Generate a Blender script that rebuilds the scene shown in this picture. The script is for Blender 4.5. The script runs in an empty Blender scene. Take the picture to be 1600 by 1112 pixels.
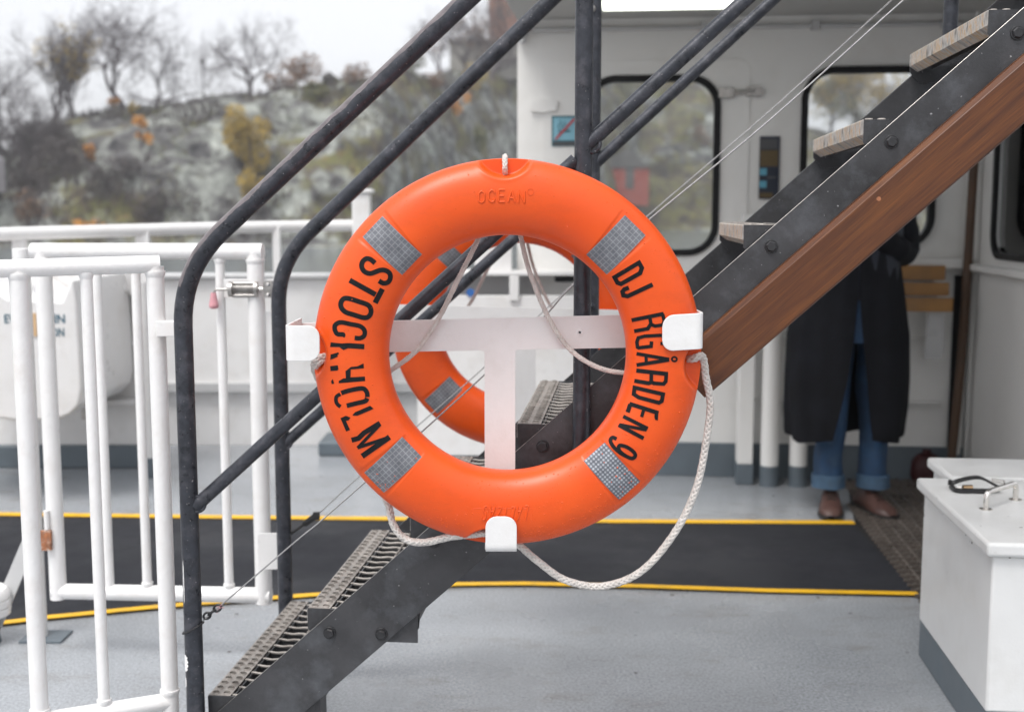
import bpy, bmesh, math, random
from mathutils import Vector, Matrix, noise as mn
from mathutils.geometry import tessellate_polygon
random.seed(7)
R = math.radians
sc = bpy.context.scene
C = sc.collection
# ---------------------------------------------------------------- camera
CAMZ, FPX, PITCH = 1.30, 1850.0, R(6.81)
cam = bpy.data.objects.new('camera', bpy.data.cameras.new('camera'))
C.objects.link(cam); sc.camera = cam
cam.location = (0, 0, CAMZ); cam.rotation_euler = (R(90) - PITCH, 0, 0)
cam.data.sensor_width = 36; cam.data.lens = FPX / 1600 * 36
cam.data.clip_start = 0.05; cam.data.clip_end = 6000
cam.data.dof.use_dof = True; cam.data.dof.focus_distance = 2.30; cam.data.dof.aperture_fstop = 3.4
# ---------------------------------------------------------------- world / light
SUN_EL, SUN_AZ = R(62), R(215)          # behind and left of the camera
w = bpy.data.worlds.new('World'); sc.world = w; w.use_nodes = True
nt = w.node_tree; bg = nt.nodes['Background']
sky = nt.nodes.new('ShaderNodeTexSky'); sky.sky_type = 'NISHITA'; sky.sun_disc = False
sky.sun_elevation = SUN_EL; sky.sun_rotation = SUN_AZ; sky.air_density = 1.0; sky.dust_density = 5.0; sky.ozone_density = 1.0
hs = nt.nodes.new('ShaderNodeHueSaturation'); hs.inputs['Saturation'].default_value = 0.16
gam = nt.nodes.new('ShaderNodeGamma'); gam.inputs['Gamma'].default_value = 0.45
mulc = nt.nodes.new('ShaderNodeMixRGB'); mulc.blend_type = 'MULTIPLY'; mulc.inputs['Fac'].default_value = 1; mulc.inputs['Color2'].default_value = (3.25, 3.28, 3.38, 1)
nt.links.new(sky.outputs[0], hs.inputs['Color']); nt.links.new(hs.outputs[0], gam.inputs[0])
nt.links.new(gam.outputs[0], mulc.inputs['Color1']); nt.links.new(mulc.outputs[0], bg.inputs[0])
bg.inputs[1].default_value = 0.12
sl = bpy.data.lights.new('sun', 'SUN'); sl.energy = 1.5; sl.angle = R(25); sl.color = (1, 0.975, 0.94)
sun = bpy.data.objects.new('sun', sl); C.objects.link(sun)
sd = Vector((math.sin(SUN_AZ) * math.cos(SUN_EL), math.cos(SUN_AZ) * math.cos(SUN_EL), math.sin(SUN_EL)))
sun.rotation_euler = sd.to_track_quat('Z', 'Y').to_euler()
sc.view_settings.view_transform = 'Standard'; sc.view_settings.look = 'None'; sc.view_settings.gamma = 1
sc.view_settings.exposure = 0.72
# ---------------------------------------------------------------- pixel -> world
cp, sp = math.cos(PITCH), math.sin(PITCH)
FW, UP = Vector((0, cp, -sp)), Vector((0, sp, cp))
O0 = Vector((0, 0, CAMZ))
def ray(x, y): return Vector(((x - 800) / FPX, 0, 0)) + UP * ((556 - y) / FPX) + FW
def pD(x, y, d): return O0 + ray(x, y) * d
def pY(x, y, Y): r = ray(x, y); return O0 + r * (Y / r.y)
def pZ(x, y, Z=0.0): r = ray(x, y); return O0 + r * ((Z - CAMZ) / r.z)
def pX(x, y, X): r = ray(x, y); return O0 + r * (X / r.x)
# ---------------------------------------------------------------- materials
def newmat(name):
    m = bpy.data.materials.new(name); m.use_nodes = True
    return m, m.node_tree, m.node_tree.nodes['Principled BSDF']
def N(nt, t, **kw):
    n = nt.nodes.new(t)
    for k, v in kw.items():
        if k in n.inputs: n.inputs[k].default_value = v
        else: setattr(n, k, v)
    return n
def ramp(nt, src, stops, mode='LINEAR'):
    r = nt.nodes.new('ShaderNodeValToRGB'); e = r.color_ramp.elements; r.color_ramp.interpolation = mode
    while len(e) < len(stops): e.new(0.5)
    for el, (p, c) in zip(e, stops):
        el.position = p; el.color = c if len(c) == 4 else (*c, 1)
    nt.links.new(src, r.inputs[0]); return r
def coords(nt, scale=(1, 1, 1), rot=(0, 0, 0)):
    tc = nt.nodes.new('ShaderNodeTexCoord'); mp = nt.nodes.new('ShaderNodeMapping')
    mp.inputs['Scale'].default_value = scale; mp.inputs['Rotation'].default_value = rot
    nt.links.new(tc.outputs['Object'], mp.inputs[0]); return mp.outputs[0]
def paint(name, col, rough=0.45, var=0.12, scale=6, bump=0.15, bscale=90, dirt=None, dirtamt=0.5, dirtscale=3, metal=0, spec=0.5, speck=None, bdist=0.001):
    """painted / mottled surface: base colour varied by noise, dirt blotches, fine bump"""
    m, nt, b = newmat(name); L = nt.links.new
    v = coords(nt)
    n1 = N(nt, 'ShaderNodeTexNoise', Scale=scale, Detail=6, Roughness=0.6); L(v, n1.inputs[0])
    c0 = tuple(max(0, c * (1 - var)) for c in col); c1 = tuple(min(1, c * (1 + var)) for c in col)
    r1 = ramp(nt, n1.outputs[0], [(0.3, c0), (0.7, c1)])
    out = r1.outputs[0]
    if dirt:
        n2 = N(nt, 'ShaderNodeTexNoise', Scale=dirtscale, Detail=9, Roughness=0.7); L(v, n2.inputs[0])
        r2 = ramp(nt, n2.outputs[0], [(0.5, (0, 0, 0)), (0.72, (dirtamt,) * 3)])
        mx = N(nt, 'ShaderNodeMixRGB'); L(r2.outputs[0], mx.inputs[0]); L(out, mx.inputs[1]); mx.inputs[2].default_value = (*dirt, 1)
        out = mx.outputs[0]
    if speck:
        n3 = N(nt, 'ShaderNodeTexNoise', Scale=speck[0], Detail=2, Roughness=0.5); L(v, n3.inputs[0])
        r3 = ramp(nt, n3.outputs[0], [(speck[1], (0, 0, 0)), (speck[1] + 0.03, (1, 1, 1))])
        mx = N(nt, 'ShaderNodeMixRGB'); L(r3.outputs[0], mx.inputs[0]); L(out, mx.inputs[1]); mx.inputs[2].default_value = (*speck[2], 1)
        out = mx.outputs[0]
    L(out, b.inputs['Base Color'])
    rr = ramp(nt, n1.outputs[0], [(0.3, (rough * 0.75,) * 3), (0.7, (min(1, rough * 1.25),) * 3)])
    L(rr.outputs[0], b.inputs['Roughness'])
    b.inputs['Metallic'].default_value = metal; b.inputs['Specular IOR Level'].default_value = spec
    nb = N(nt, 'ShaderNodeTexNoise', Scale=bscale, Detail=3, Roughness=0.6); L(v, nb.inputs[0])
    bp = N(nt, 'ShaderNodeBump', Strength=bump, Distance=bdist); L(nb.outputs[0], bp.inputs['Height']); L(bp.outputs[0], b.inputs['Normal'])
    return m
M = {}
M['white'] = paint('white_gloss_paint', (0.74, 0.73, 0.72), 0.33, 0.03, 8, 0.5, 120, (0.45, 0.40, 0.34), 0.25, 9)
M['white_fence'] = paint('white_fence_paint', (0.80, 0.79, 0.78), 0.35, 0.03, 14, 0.9, 110, (0.42, 0.30, 0.2), 0.16, 11)
M['wall'] = paint('cabin_wall_paint', (0.76, 0.75, 0.725), 0.5, 0.03, 2.0, 0.4, 14, (0.5, 0.47, 0.42), 0.25, 2.5, bdist=0.004)
M['locker'] = paint('chipped_locker_paint', (0.70, 0.70, 0.69), 0.4, 0.03, 8, 0.6, 140, (0.5, 0.48, 0.44), 0.25, 7, speck=(30, 0.74, (0.14, 0.13, 0.12)))
M['grey_base'] = paint('grey_coaming_paint', (0.11, 0.135, 0.155), 0.45, 0.15, 5, 0.3, 60)
M['lightgrey'] = paint('light_grey_paint', (0.50, 0.50, 0.50), 0.45, 0.06, 3, 0.3, 40, (0.3, 0.3, 0.3), 0.4, 3)
M['black_rubber'] = paint('black_rubber', (0.006, 0.006, 0.007), 0.5, 0.2, 10, 0.2, 200, spec=0.25)
M['bolt'] = paint('black_bolt_steel', (0.018, 0.018, 0.02), 0.42, 0.3, 60, 0.4, 200)
M['chrome'] = paint('polished_steel', (0.72, 0.69, 0.65), 0.16, 0.1, 30, 0.15, 200, metal=1)
M['dullsteel'] = paint('dull_stainless', (0.42, 0.40, 0.38), 0.35, 0.25, 60, 0.3, 300, metal=1)
M['wire'] = paint('wire_strand', (0.38, 0.37, 0.37), 0.35, 0.25, 300, 1.0, 900, metal=0.9)
M['blue_plastic'] = paint('blue_plastic', (0.06, 0.15, 0.30), 0.4, 0.15, 30)
M['pink_knob'] = paint('faded_red_knob', (0.62, 0.30, 0.33), 0.35, 0.25, 40)
M['rust'] = paint('rusty_steel', (0.33, 0.13, 0.06), 0.8, 0.5, 60, 1.0, 120, (0.7, 0.66, 0.6), 0.9, 50)
M['yellow'] = paint('yellow_marking', (0.80, 0.45, 0.012), 0.55, 0.08, 20, 0.6, 160, (0.25, 0.18, 0.08), 0.45, 14, bdist=0.002)
M['darkplate'] = paint('dark_weathered_steel', (0.043, 0.043, 0.046), 0.38, 0.5, 6, 0.5, 160, (0.14, 0.15, 0.165), 0.55, 7, metal=0.2, speck=(150, 0.74, (0.3, 0.3, 0.3)))
M['darkpipe'] = paint('galvanised_dark_pipe', (0.034, 0.037, 0.046), 0.33, 0.45, 34, 0.8, 170, (0.14, 0.135, 0.15), 0.5, 26, metal=0.3, speck=(190, 0.72, (0.35, 0.33, 0.33)))
M['grate'] = paint('dirty_galvanised_grating', (0.31, 0.285, 0.26), 0.5, 0.35, 40, 0.6, 200, (0.07, 0.05, 0.04), 0.8, 25, metal=0.25)
M['jeans'] = paint('blue_denim', (0.022, 0.058, 0.125), 0.9, 0.25, 20, 0.5, 400, (0.06, 0.12, 0.2), 0.5, 8)
M['cuff'] = paint('pale_denim', (0.055, 0.105, 0.17), 0.9, 0.2, 30)
M['coat'] = paint('dark_wool', (0.0095, 0.0100, 0.0125), 0.9, 0.45, 8, 0.8, 300, spec=0.12)
M['skin'] = paint('skin', (0.55, 0.32, 0.23), 0.5, 0.05, 10)
M['hair'] = paint('brown_hair', (0.05, 0.03, 0.02), 0.6, 0.3, 40)
M['shoe'] = paint('brown_leather', (0.085, 0.042, 0.034), 0.45, 0.25, 20)
M['sole'] = paint('dark_sole', (0.02, 0.018, 0.016), 0.7)
M['black_plastic'] = paint('black_strap', (0.012, 0.012, 0.013), 0.45, 0.3, 30, 0.4, 200)
M['brass'] = paint('brass', (0.5, 0.34, 0.2), 0.35, 0.2, 40, metal=1)
M['red'] = paint('dark_red_plastic', (0.045, 0.004, 0.005), 0.6)
M['brick'] = paint('red_brick', (0.20, 0.105, 0.08), 0.9, 0.25, 1.2)
M['stone'] = paint('grey_stone', (0.23, 0.22, 0.20), 0.9, 0.2, 0.8)
M['redwood'] = paint('falu_red_boards', (0.30, 0.065, 0.045), 0.9, 0.15, 2)
M['darkroof'] = paint('dark_roof', (0.09, 0.085, 0.08), 0.8, 0.2, 1)
M['bark'] = paint('dark_bark', (0.085, 0.07, 0.075), 0.9, 0.3, 2)
M['bark2'] = paint('grey_bark', (0.12, 0.105, 0.10), 0.9, 0.3, 2)
M['pole_wood'] = paint('brown_pole_wood', (0.085, 0.045, 0.024), 0.6, 0.25, 12)
M['bench_wood'] = paint('oiled_bench_slat', (0.34, 0.165, 0.042), 0.45, 0.22, 9)
M['ceil'] = paint('ceiling_paint', (0.44, 0.435, 0.42), 0.6, 0.04, 2)
M['rope'] = paint('white_rope_fibre', (0.62, 0.585, 0.55), 0.85, 0.16, 60, 1.0, 900, (0.36, 0.29, 0.25), 0.45, 14)
M['frame_brown'] = paint('brown_inner_frame', (0.10, 0.065, 0.045), 0.5)
M['ink'] = paint('black_lettering_vinyl', (0.006, 0.0065, 0.0075), 0.5, 0.3, 60, 0.3, 300, spec=0.22)
M['paper'] = paint('laminated_paper', (0.5, 0.5, 0.5), 0.3, 0.05, 12)
def flat(name, col, rough=0.5): return paint(name, col, rough, 0.05, 20)
M['signblue'] = flat('sign_light_blue', (0.22, 0.46, 0.56)); M['signteal'] = flat('sign_teal_rim', (0.03, 0.12, 0.15))
M['signred'] = flat('sign_red', (0.48, 0.05, 0.06)); M['navy'] = flat('poster_navy', (0.012, 0.018, 0.035)); M['ochre'] = flat('poster_ochre', (0.10, 0.065, 0.02))
M['postergrey'] = flat('poster_grey', (0.07, 0.07, 0.075)); M['cyan'] = flat('poster_cyan', (0.10, 0.34, 0.46)); M['textblue'] = flat('teal_lettering', (0.02, 0.10, 0.15))
# orange plastic
m, nt, b = newmat('orange_lifebuoy_plastic'); L = nt.links.new; v = coords(nt)
n1 = N(nt, 'ShaderNodeTexNoise', Scale=7, Detail=5); L(v, n1.inputs[0])
og = ramp(nt, n1.outputs[0], [(0.3, (0.70, 0.070, 0.002)), (0.7, (0.77, 0.088, 0.003))])
ng_ = N(nt, 'ShaderNodeTexNoise', Scale=3.2, Detail=12, Roughness=0.78); L(coords(nt, (1, 1, 2.2)), ng_.inputs[0])
rg = ramp(nt, ng_.outputs[0], [(0.50, (0, 0, 0)), (0.70, (0.42,) * 3)]); mg = N(nt, 'ShaderNodeMixRGB'); L(rg.outputs[0], mg.inputs[0]); L(og.outputs[0], mg.inputs[1]); mg.inputs[2].default_value = (0.42, 0.05, 0.008, 1); L(mg.outputs[0], b.inputs['Base Color'])
L(ramp(nt, n1.outputs[0], [(0.3, (0.34,) * 3), (0.7, (0.46,) * 3)]).outputs[0], b.inputs['Roughness'])
nb = N(nt, 'ShaderNodeTexNoise', Scale=420, Detail=3); L(v, nb.inputs[0])
vo = N(nt, 'ShaderNodeTexVoronoi', Scale=130); L(v, vo.inputs[0])
rv = ramp(nt, vo.outputs['Distance'], [(0.0, (1, 1, 1)), (0.22, (0, 0, 0))])
ns = N(nt, 'ShaderNodeTexNoise', Scale=16, Detail=2); L(v, ns.inputs[0])
rs = ramp(nt, ns.outputs[0], [(0.5, (0, 0, 0)), (0.62, (1, 1, 1))])
mu = N(nt, 'ShaderNodeMath', operation='MULTIPLY'); L(rv.outputs[0], mu.inputs[0]); L(rs.outputs[0], mu.inputs[1])
b1 = N(nt, 'ShaderNodeBump', Strength=0.22, Distance=0.0006); L(nb.outputs[0], b1.inputs['Height'])
b2 = N(nt, 'ShaderNodeBump', Strength=0.45, Distance=0.0008); L(mu.outputs[0], b2.inputs['Height']); L(b1.outputs[0], b2.inputs['Normal'])
L(b2.outputs[0], b.inputs['Normal']); b.inputs['Subsurface Weight'].default_value = 0.0
b.inputs['Specular IOR Level'].default_value = 0.42; b.inputs['Coat Weight'].default_value = 0.12; b.inputs['Coat Roughness'].default_value = 0.3
M['orange'] = m
M['drop'] = paint('rain_drop', (0.74, 0.10, 0.01), 0.12, 0.05, 50, 0.0, 50)
# retroreflective tape with a cell grid, in the ring's plane
def tape(name, base, line, cell, dots):
    m, nt, b = newmat(name); L = nt.links.new
    uv = nt.nodes.new('ShaderNodeUVMap'); mp = N(nt, 'ShaderNodeMapping'); mp.inputs['Scale'].default_value = (cell, cell, cell); L(uv.outputs[0], mp.inputs[0])
    sx = N(nt, 'ShaderNodeSeparateXYZ'); L(mp.outputs[0], sx.inputs[0])
    outs = []
    for ax in (0, 1):
        fr = N(nt, 'ShaderNodeMath', operation='FRACT'); L(sx.outputs[ax], fr.inputs[0])
        a = N(nt, 'ShaderNodeMath', operation='SUBTRACT'); L(fr.outputs[0], a.inputs[0]); a.inputs[1].default_value = 0.5
        ab = N(nt, 'ShaderNodeMath', operation='ABSOLUTE'); L(a.outputs[0], ab.inputs[0]); outs.append(ab.outputs[0])
    mxm = N(nt, 'ShaderNodeMath', operation='MAXIMUM'); L(outs[0], mxm.inputs[0]); L(outs[1], mxm.inputs[1])
    pw = N(nt, 'ShaderNodeMath', operation='ADD'); L(outs[0], pw.inputs[0]); L(outs[1], pw.inputs[1])
    no = N(nt, 'ShaderNodeTexNoise', Scale=60, Detail=5); L(coords(nt), no.inputs[0])
    r0 = ramp(nt, (pw if dots else mxm).outputs[0], [(0.36 if not dots else 0.3, base), (0.47 if not dots else 0.5, line)])
    mx = N(nt, 'ShaderNodeMixRGB', blend_type='MULTIPLY'); mx.inputs[0].default_value = 0.7
    rn = ramp(nt, no.outputs[0], [(0.3, (0.55, 0.55, 0.58)), (0.75, (1.25, 1.25, 1.25))])
    L(r0.outputs[0], mx.inputs[1]); L(rn.outputs[0], mx.inputs[2]); L(mx.outputs[0], b.inputs['Base Color'])
    b.inputs['Roughness'].default_value = 0.32; b.inputs['Metallic'].default_value = 0.25
    return m
M['tape'] = tape('reflective_tape', (0.16, 0.165, 0.18), (0.28, 0.285, 0.30), 1.0, False)
M['tape2'] = tape('honeycomb_reflective_tape', (0.42, 0.44, 0.47), (0.14, 0.15, 0.17), 1.35, True)
# deck paint
def deckmat(name, col, wet=0.5, speck=True, coarse=1.0):
    m, nt, b = newmat(name); L = nt.links.new; v = coords(nt)
    n1 = N(nt, 'ShaderNodeTexNoise', Scale=1.3, Detail=9, Roughness=0.65); L(v, n1.inputs[0])
    n2 = N(nt, 'ShaderNodeTexNoise', Scale=120, Detail=4, Roughness=0.8); L(v, n2.inputs[0])
    r1 = ramp(nt, n1.outputs[0], [(0.3, tuple(c * 0.80 for c in col)), (0.7, tuple(c * 1.12 for c in col))])
    r2 = ramp(nt, n2.outputs[0], [(0.34, (0.45,) * 3), (0.66, (1.5,) * 3)])
    mx = N(nt, 'ShaderNodeMixRGB', blend_type='MULTIPLY'); mx.inputs[0].default_value = 0.75; L(r1.outputs[0], mx.inputs[1]); L(r2.outputs[0], mx.inputs[2])
    out = mx.outputs[0]
    if speck:
        n3 = N(nt, 'ShaderNodeTexVoronoi', Scale=6.0); L(v, n3.inputs[0])
        r3 = ramp(nt, n3.outputs['Distance'], [(0.030, (1, 1, 1)), (0.050, (0, 0, 0))])
        m3 = N(nt, 'ShaderNodeMixRGB'); L(r3.outputs[0], m3.inputs[0]); L(out, m3.inputs[1]); m3.inputs[2].default_value = (0.03, 0.025, 0.02, 1); out = m3.outputs[0]
        n4 = N(nt, 'ShaderNodeTexNoise', Scale=3.2, Detail=10, Roughness=0.75); L(coords(nt, (1, 2.2, 1)), n4.inputs[0])
        r4 = ramp(nt, n4.outputs[0], [(0.54, (0, 0, 0)), (0.72, (0.6,) * 3)])
        m4 = N(nt, 'ShaderNodeMixRGB'); L(r4.outputs[0], m4.inputs[0]); L(out, m4.inputs[1]); m4.inputs[2].default_value = (0.16, 0.135, 0.11, 1); out = m4.outputs[0]
    L(out, b.inputs['Base Color'])
    nw = N(nt, 'ShaderNodeTexNoise', Scale=0.9, Detail=5, Roughness=0.6); L(v, nw.inputs[0])
    rw = ramp(nt, nw.outputs[0], [(0.40, (wet,) * 3), (0.62, (min(1, wet * 2.4),) * 3)])
    # the deck stays wet along the ship side
    sx = N(nt, 'ShaderNodeSeparateXYZ'); L(v, sx.inputs[0]); mr = N(nt, 'ShaderNodeMapRange'); L(sx.outputs[1], mr.inputs[0]); mr.inputs[1].default_value = 4.9; mr.inputs[2].default_value = 5.6; mr.inputs[3].default_value = 1.0; mr.inputs[4].default_value = 0.4
    mm = N(nt, 'ShaderNodeMath', operation='MULTIPLY'); L(rw.outputs[0], mm.inputs[0]); L(mr.outputs[0], mm.inputs[1]); L(mm.outputs[0], b.inputs['Roughness'])
    bp = N(nt, 'ShaderNodeBump', Strength=0.5, Distance=0.0015 * coarse); L(n2.outputs[0], bp.inputs['Height']); L(bp.outputs[0], b.inputs['Normal'])
    return m
M['deck'] = deckmat('grey_deck_paint', (0.325, 0.342, 0.362), 0.19)
M['lane'] = deckmat('black_nonslip_lane', (0.019, 0.020, 0.025), 0.5, False, 1.8); M['lane'].node_tree.nodes['Principled BSDF'].inputs['Specular IOR Level'].default_value = 0.3
# varnished mahogany, grain along local x of the stair
m, nt, b = newmat('varnished_mahogany'); L = nt.links.new
uv = nt.nodes.new('ShaderNodeUVMap'); mp = N(nt, 'ShaderNodeMapping'); mp.inputs['Scale'].default_value = (0.9, 22, 1); L(uv.outputs[0], mp.inputs[0])
n1 = N(nt, 'ShaderNodeTexNoise', Scale=3.0, Detail=9, Roughness=0.65, Distortion=0.6); L(mp.outputs[0], n1.inputs[0])
mp2 = N(nt, 'ShaderNodeMapping'); mp2.inputs['Scale'].default_value = (5, 240, 1); L(uv.outputs[0], mp2.inputs[0])
n2 = N(nt, 'ShaderNodeTexNoise', Scale=3.0, Detail=4, Roughness=0.6); L(mp2.outputs[0], n2.inputs[0])
r1 = ramp(nt, n1.outputs[0], [(0.26, (0.050, 0.013, 0.003)), (0.50, (0.098, 0.029, 0.0055)), (0.76, (0.165, 0.055, 0.010))])
r2 = ramp(nt, n2.outputs[0], [(0.36, (0.62,) * 3), (0.55, (1.12,) * 3)])
mx = N(nt, 'ShaderNodeMixRGB', blend_type='MULTIPLY'); mx.inputs[0].default_value = 0.9; L(r1.outputs[0], mx.inputs[1]); L(r2.outputs[0], mx.inputs[2])
L(mx.outputs[0], b.inputs['Base Color']); b.inputs['Roughness'].default_value = 0.34
bp = N(nt, 'ShaderNodeBump', Strength=0.3, Distance=0.0006); L(n2.outputs[0], bp.inputs['Height']); L(bp.outputs[0], b.inputs['Normal'])
M['mahogany'] = m
# stained nose edge: streaks running down
m, nt, b = newmat('stained_step_nosing'); L = nt.links.new
uv = nt.nodes.new('ShaderNodeUVMap'); mp = N(nt, 'ShaderNodeMapping'); mp.inputs['Scale'].default_value = (30, 2.2, 1); L(uv.outputs[0], mp.inputs[0])
n1 = N(nt, 'ShaderNodeTexNoise', Scale=1.0, Detail=4, Roughness=0.6); L(mp.outputs[0], n1.inputs[0])
L(ramp(nt, n1.outputs[0], [(0.34, (0.10, 0.085, 0.07)), (0.43, (0.36, 0.34, 0.32)), (0.49, (0.52, 0.50, 0.47)), (0.54, (0.46, 0.28, 0.11)), (0.60, (0.50, 0.47, 0.44)), (0.68, (0.20, 0.17, 0.14))]).outputs[0], b.inputs['Base Color'])
b.inputs['Roughness'].default_value = 0.55
bp = N(nt, 'ShaderNodeBump', Strength=0.5, Distance=0.001); L(n1.outputs[0], bp.inputs['Height']); L(bp.outputs[0], b.inputs['Normal'])
M['nosing'] = m
# glass
m, nt, b = newmat('window_glass'); L = nt.links.new
tr = N(nt, 'ShaderNodeBsdfTransparent'); tr.inputs[0].default_value = (0.93, 0.94, 0.94, 1)
gl = N(nt, 'ShaderNodeBsdfGlossy', Roughness=0.03); fz = N(nt, 'ShaderNodeFresnel', IOR=1.28)
mxs = N(nt, 'ShaderNodeMixShader'); L(fz.outputs[0], mxs.inputs[0]); L(tr.outputs[0], mxs.inputs[1]); L(gl.outputs[0], mxs.inputs[2])
L(mxs.outputs[0], nt.nodes['Material Output'].inputs[0]); M['glass'] = m
# lamp
m, nt, b = newmat('lit_lamp_diffuser'); b.inputs['Emission Color'].default_value = (0.96, 1.0, 0.88, 1); b.inputs['Emission Strength'].default_value = 1.6; M['lamp'] = m
# water
m, nt, b = newmat('harbour_water'); L = nt.links.new
b.inputs['Base Color'].default_value = (0.16, 0.18, 0.19, 1); b.inputs['Roughness'].default_value = 0.15
n1 = N(nt, 'ShaderNodeTexNoise', Scale=1.6, Detail=8, Roughness=0.6); L(coords(nt, (0.5, 1, 1)), n1.inputs[0])
bp = N(nt, 'ShaderNodeBump', Strength=0.35, Distance=0.06); L(n1.outputs[0], bp.inputs['Height']); L(bp.outputs[0], b.inputs['Normal']); M['water'] = m
# hill rock with lichen, moss and brown scrub
m, nt, b = newmat('lichen_rock_hill'); L = nt.links.new; v = coords(nt)
na = N(nt, 'ShaderNodeTexNoise', Scale=0.30, Detail=10, Roughness=0.68, Distortion=0.8); L(coords(nt, (1, 1, 1.3), (0.3, 0.5, 0)), na.inputs[0])
ra = ramp(nt, na.outputs[0], [(0.38, (0.025, 0.024, 0.028)), (0.46, (0.085, 0.082, 0.082)), (0.54, (0.20, 0.21, 0.19)), (0.66, (0.40, 0.42, 0.38))])
nv = N(nt, 'ShaderNodeTexNoise', Scale=0.13, Detail=8, Roughness=0.7); L(v, nv.inputs[0])
sxh = N(nt, 'ShaderNodeSeparateXYZ'); L(v, sxh.inputs[0]); mrh = N(nt, 'ShaderNodeMapRange'); L(sxh.outputs[0], mrh.inputs[0]); mrh.inputs[1].default_value = -28; mrh.inputs[2].default_value = 25; mrh.inputs[3].default_value = -0.01; mrh.inputs[4].default_value = 0.09
adh = N(nt, 'ShaderNodeMath', operation='ADD'); L(nv.outputs[0], adh.inputs[0]); L(mrh.outputs[0], adh.inputs[1])
rvv = ramp(nt, adh.outputs[0], [(0.52, (0, 0, 0)), (0.60, (1, 1, 1))])
nc = N(nt, 'ShaderNodeTexNoise', Scale=0.5, Detail=6, Roughness=0.7); L(v, nc.inputs[0])
rc = ramp(nt, nc.outputs[0], [(0.36, (0.035, 0.028, 0.024)), (0.48, (0.10, 0.078, 0.045)), (0.56, (0.12, 0.125, 0.04)), (0.66, (0.17, 0.12, 0.05))])
mx = N(nt, 'ShaderNodeMixRGB'); L(rvv.outputs[0], mx.inputs[0]); L(ra.outputs[0], mx.inputs[1]); L(rc.outputs[0], mx.inputs[2])
L(mx.outputs[0], b.inputs['Base Color']); b.inputs['Roughness'].default_value = 0.9
bp = N(nt, 'ShaderNodeBump', Strength=0.8, Distance=0.6); L(na.outputs[0], bp.inputs['Height']); L(bp.outputs[0], b.inputs['Normal']); M['hill'] = m
def leafmat(name, c0, c1):
    m, nt, b = newmat(name); L = nt.links.new
    oi = N(nt, 'ShaderNodeTexNoise', Scale=1.1, Detail=4); L(coords(nt), oi.inputs[0])
    L(ramp(nt, oi.outputs[0], [(0.35, c0), (0.65, c1)]).outputs[0], b.inputs['Base Color']); b.inputs['Roughness'].default_value = 0.8
    return m
M['leaf_yellow'] = leafmat('yellow_leaves', (0.28, 0.20, 0.04), (0.50, 0.35, 0.075))
M['leaf_orange'] = leafmat('orange_leaves', (0.45, 0.19, 0.03), (0.62, 0.30, 0.05))
M['leaf_brown'] = leafmat('brown_leaves', (0.10, 0.065, 0.04), (0.24, 0.13, 0.07))
M['leaf_green'] = leafmat('olive_leaves', (0.06, 0.07, 0.02), (0.15, 0.14, 0.05))
M['twig'] = leafmat('bare_twigs', (0.045, 0.037, 0.037), (0.10, 0.082, 0.075))
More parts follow.
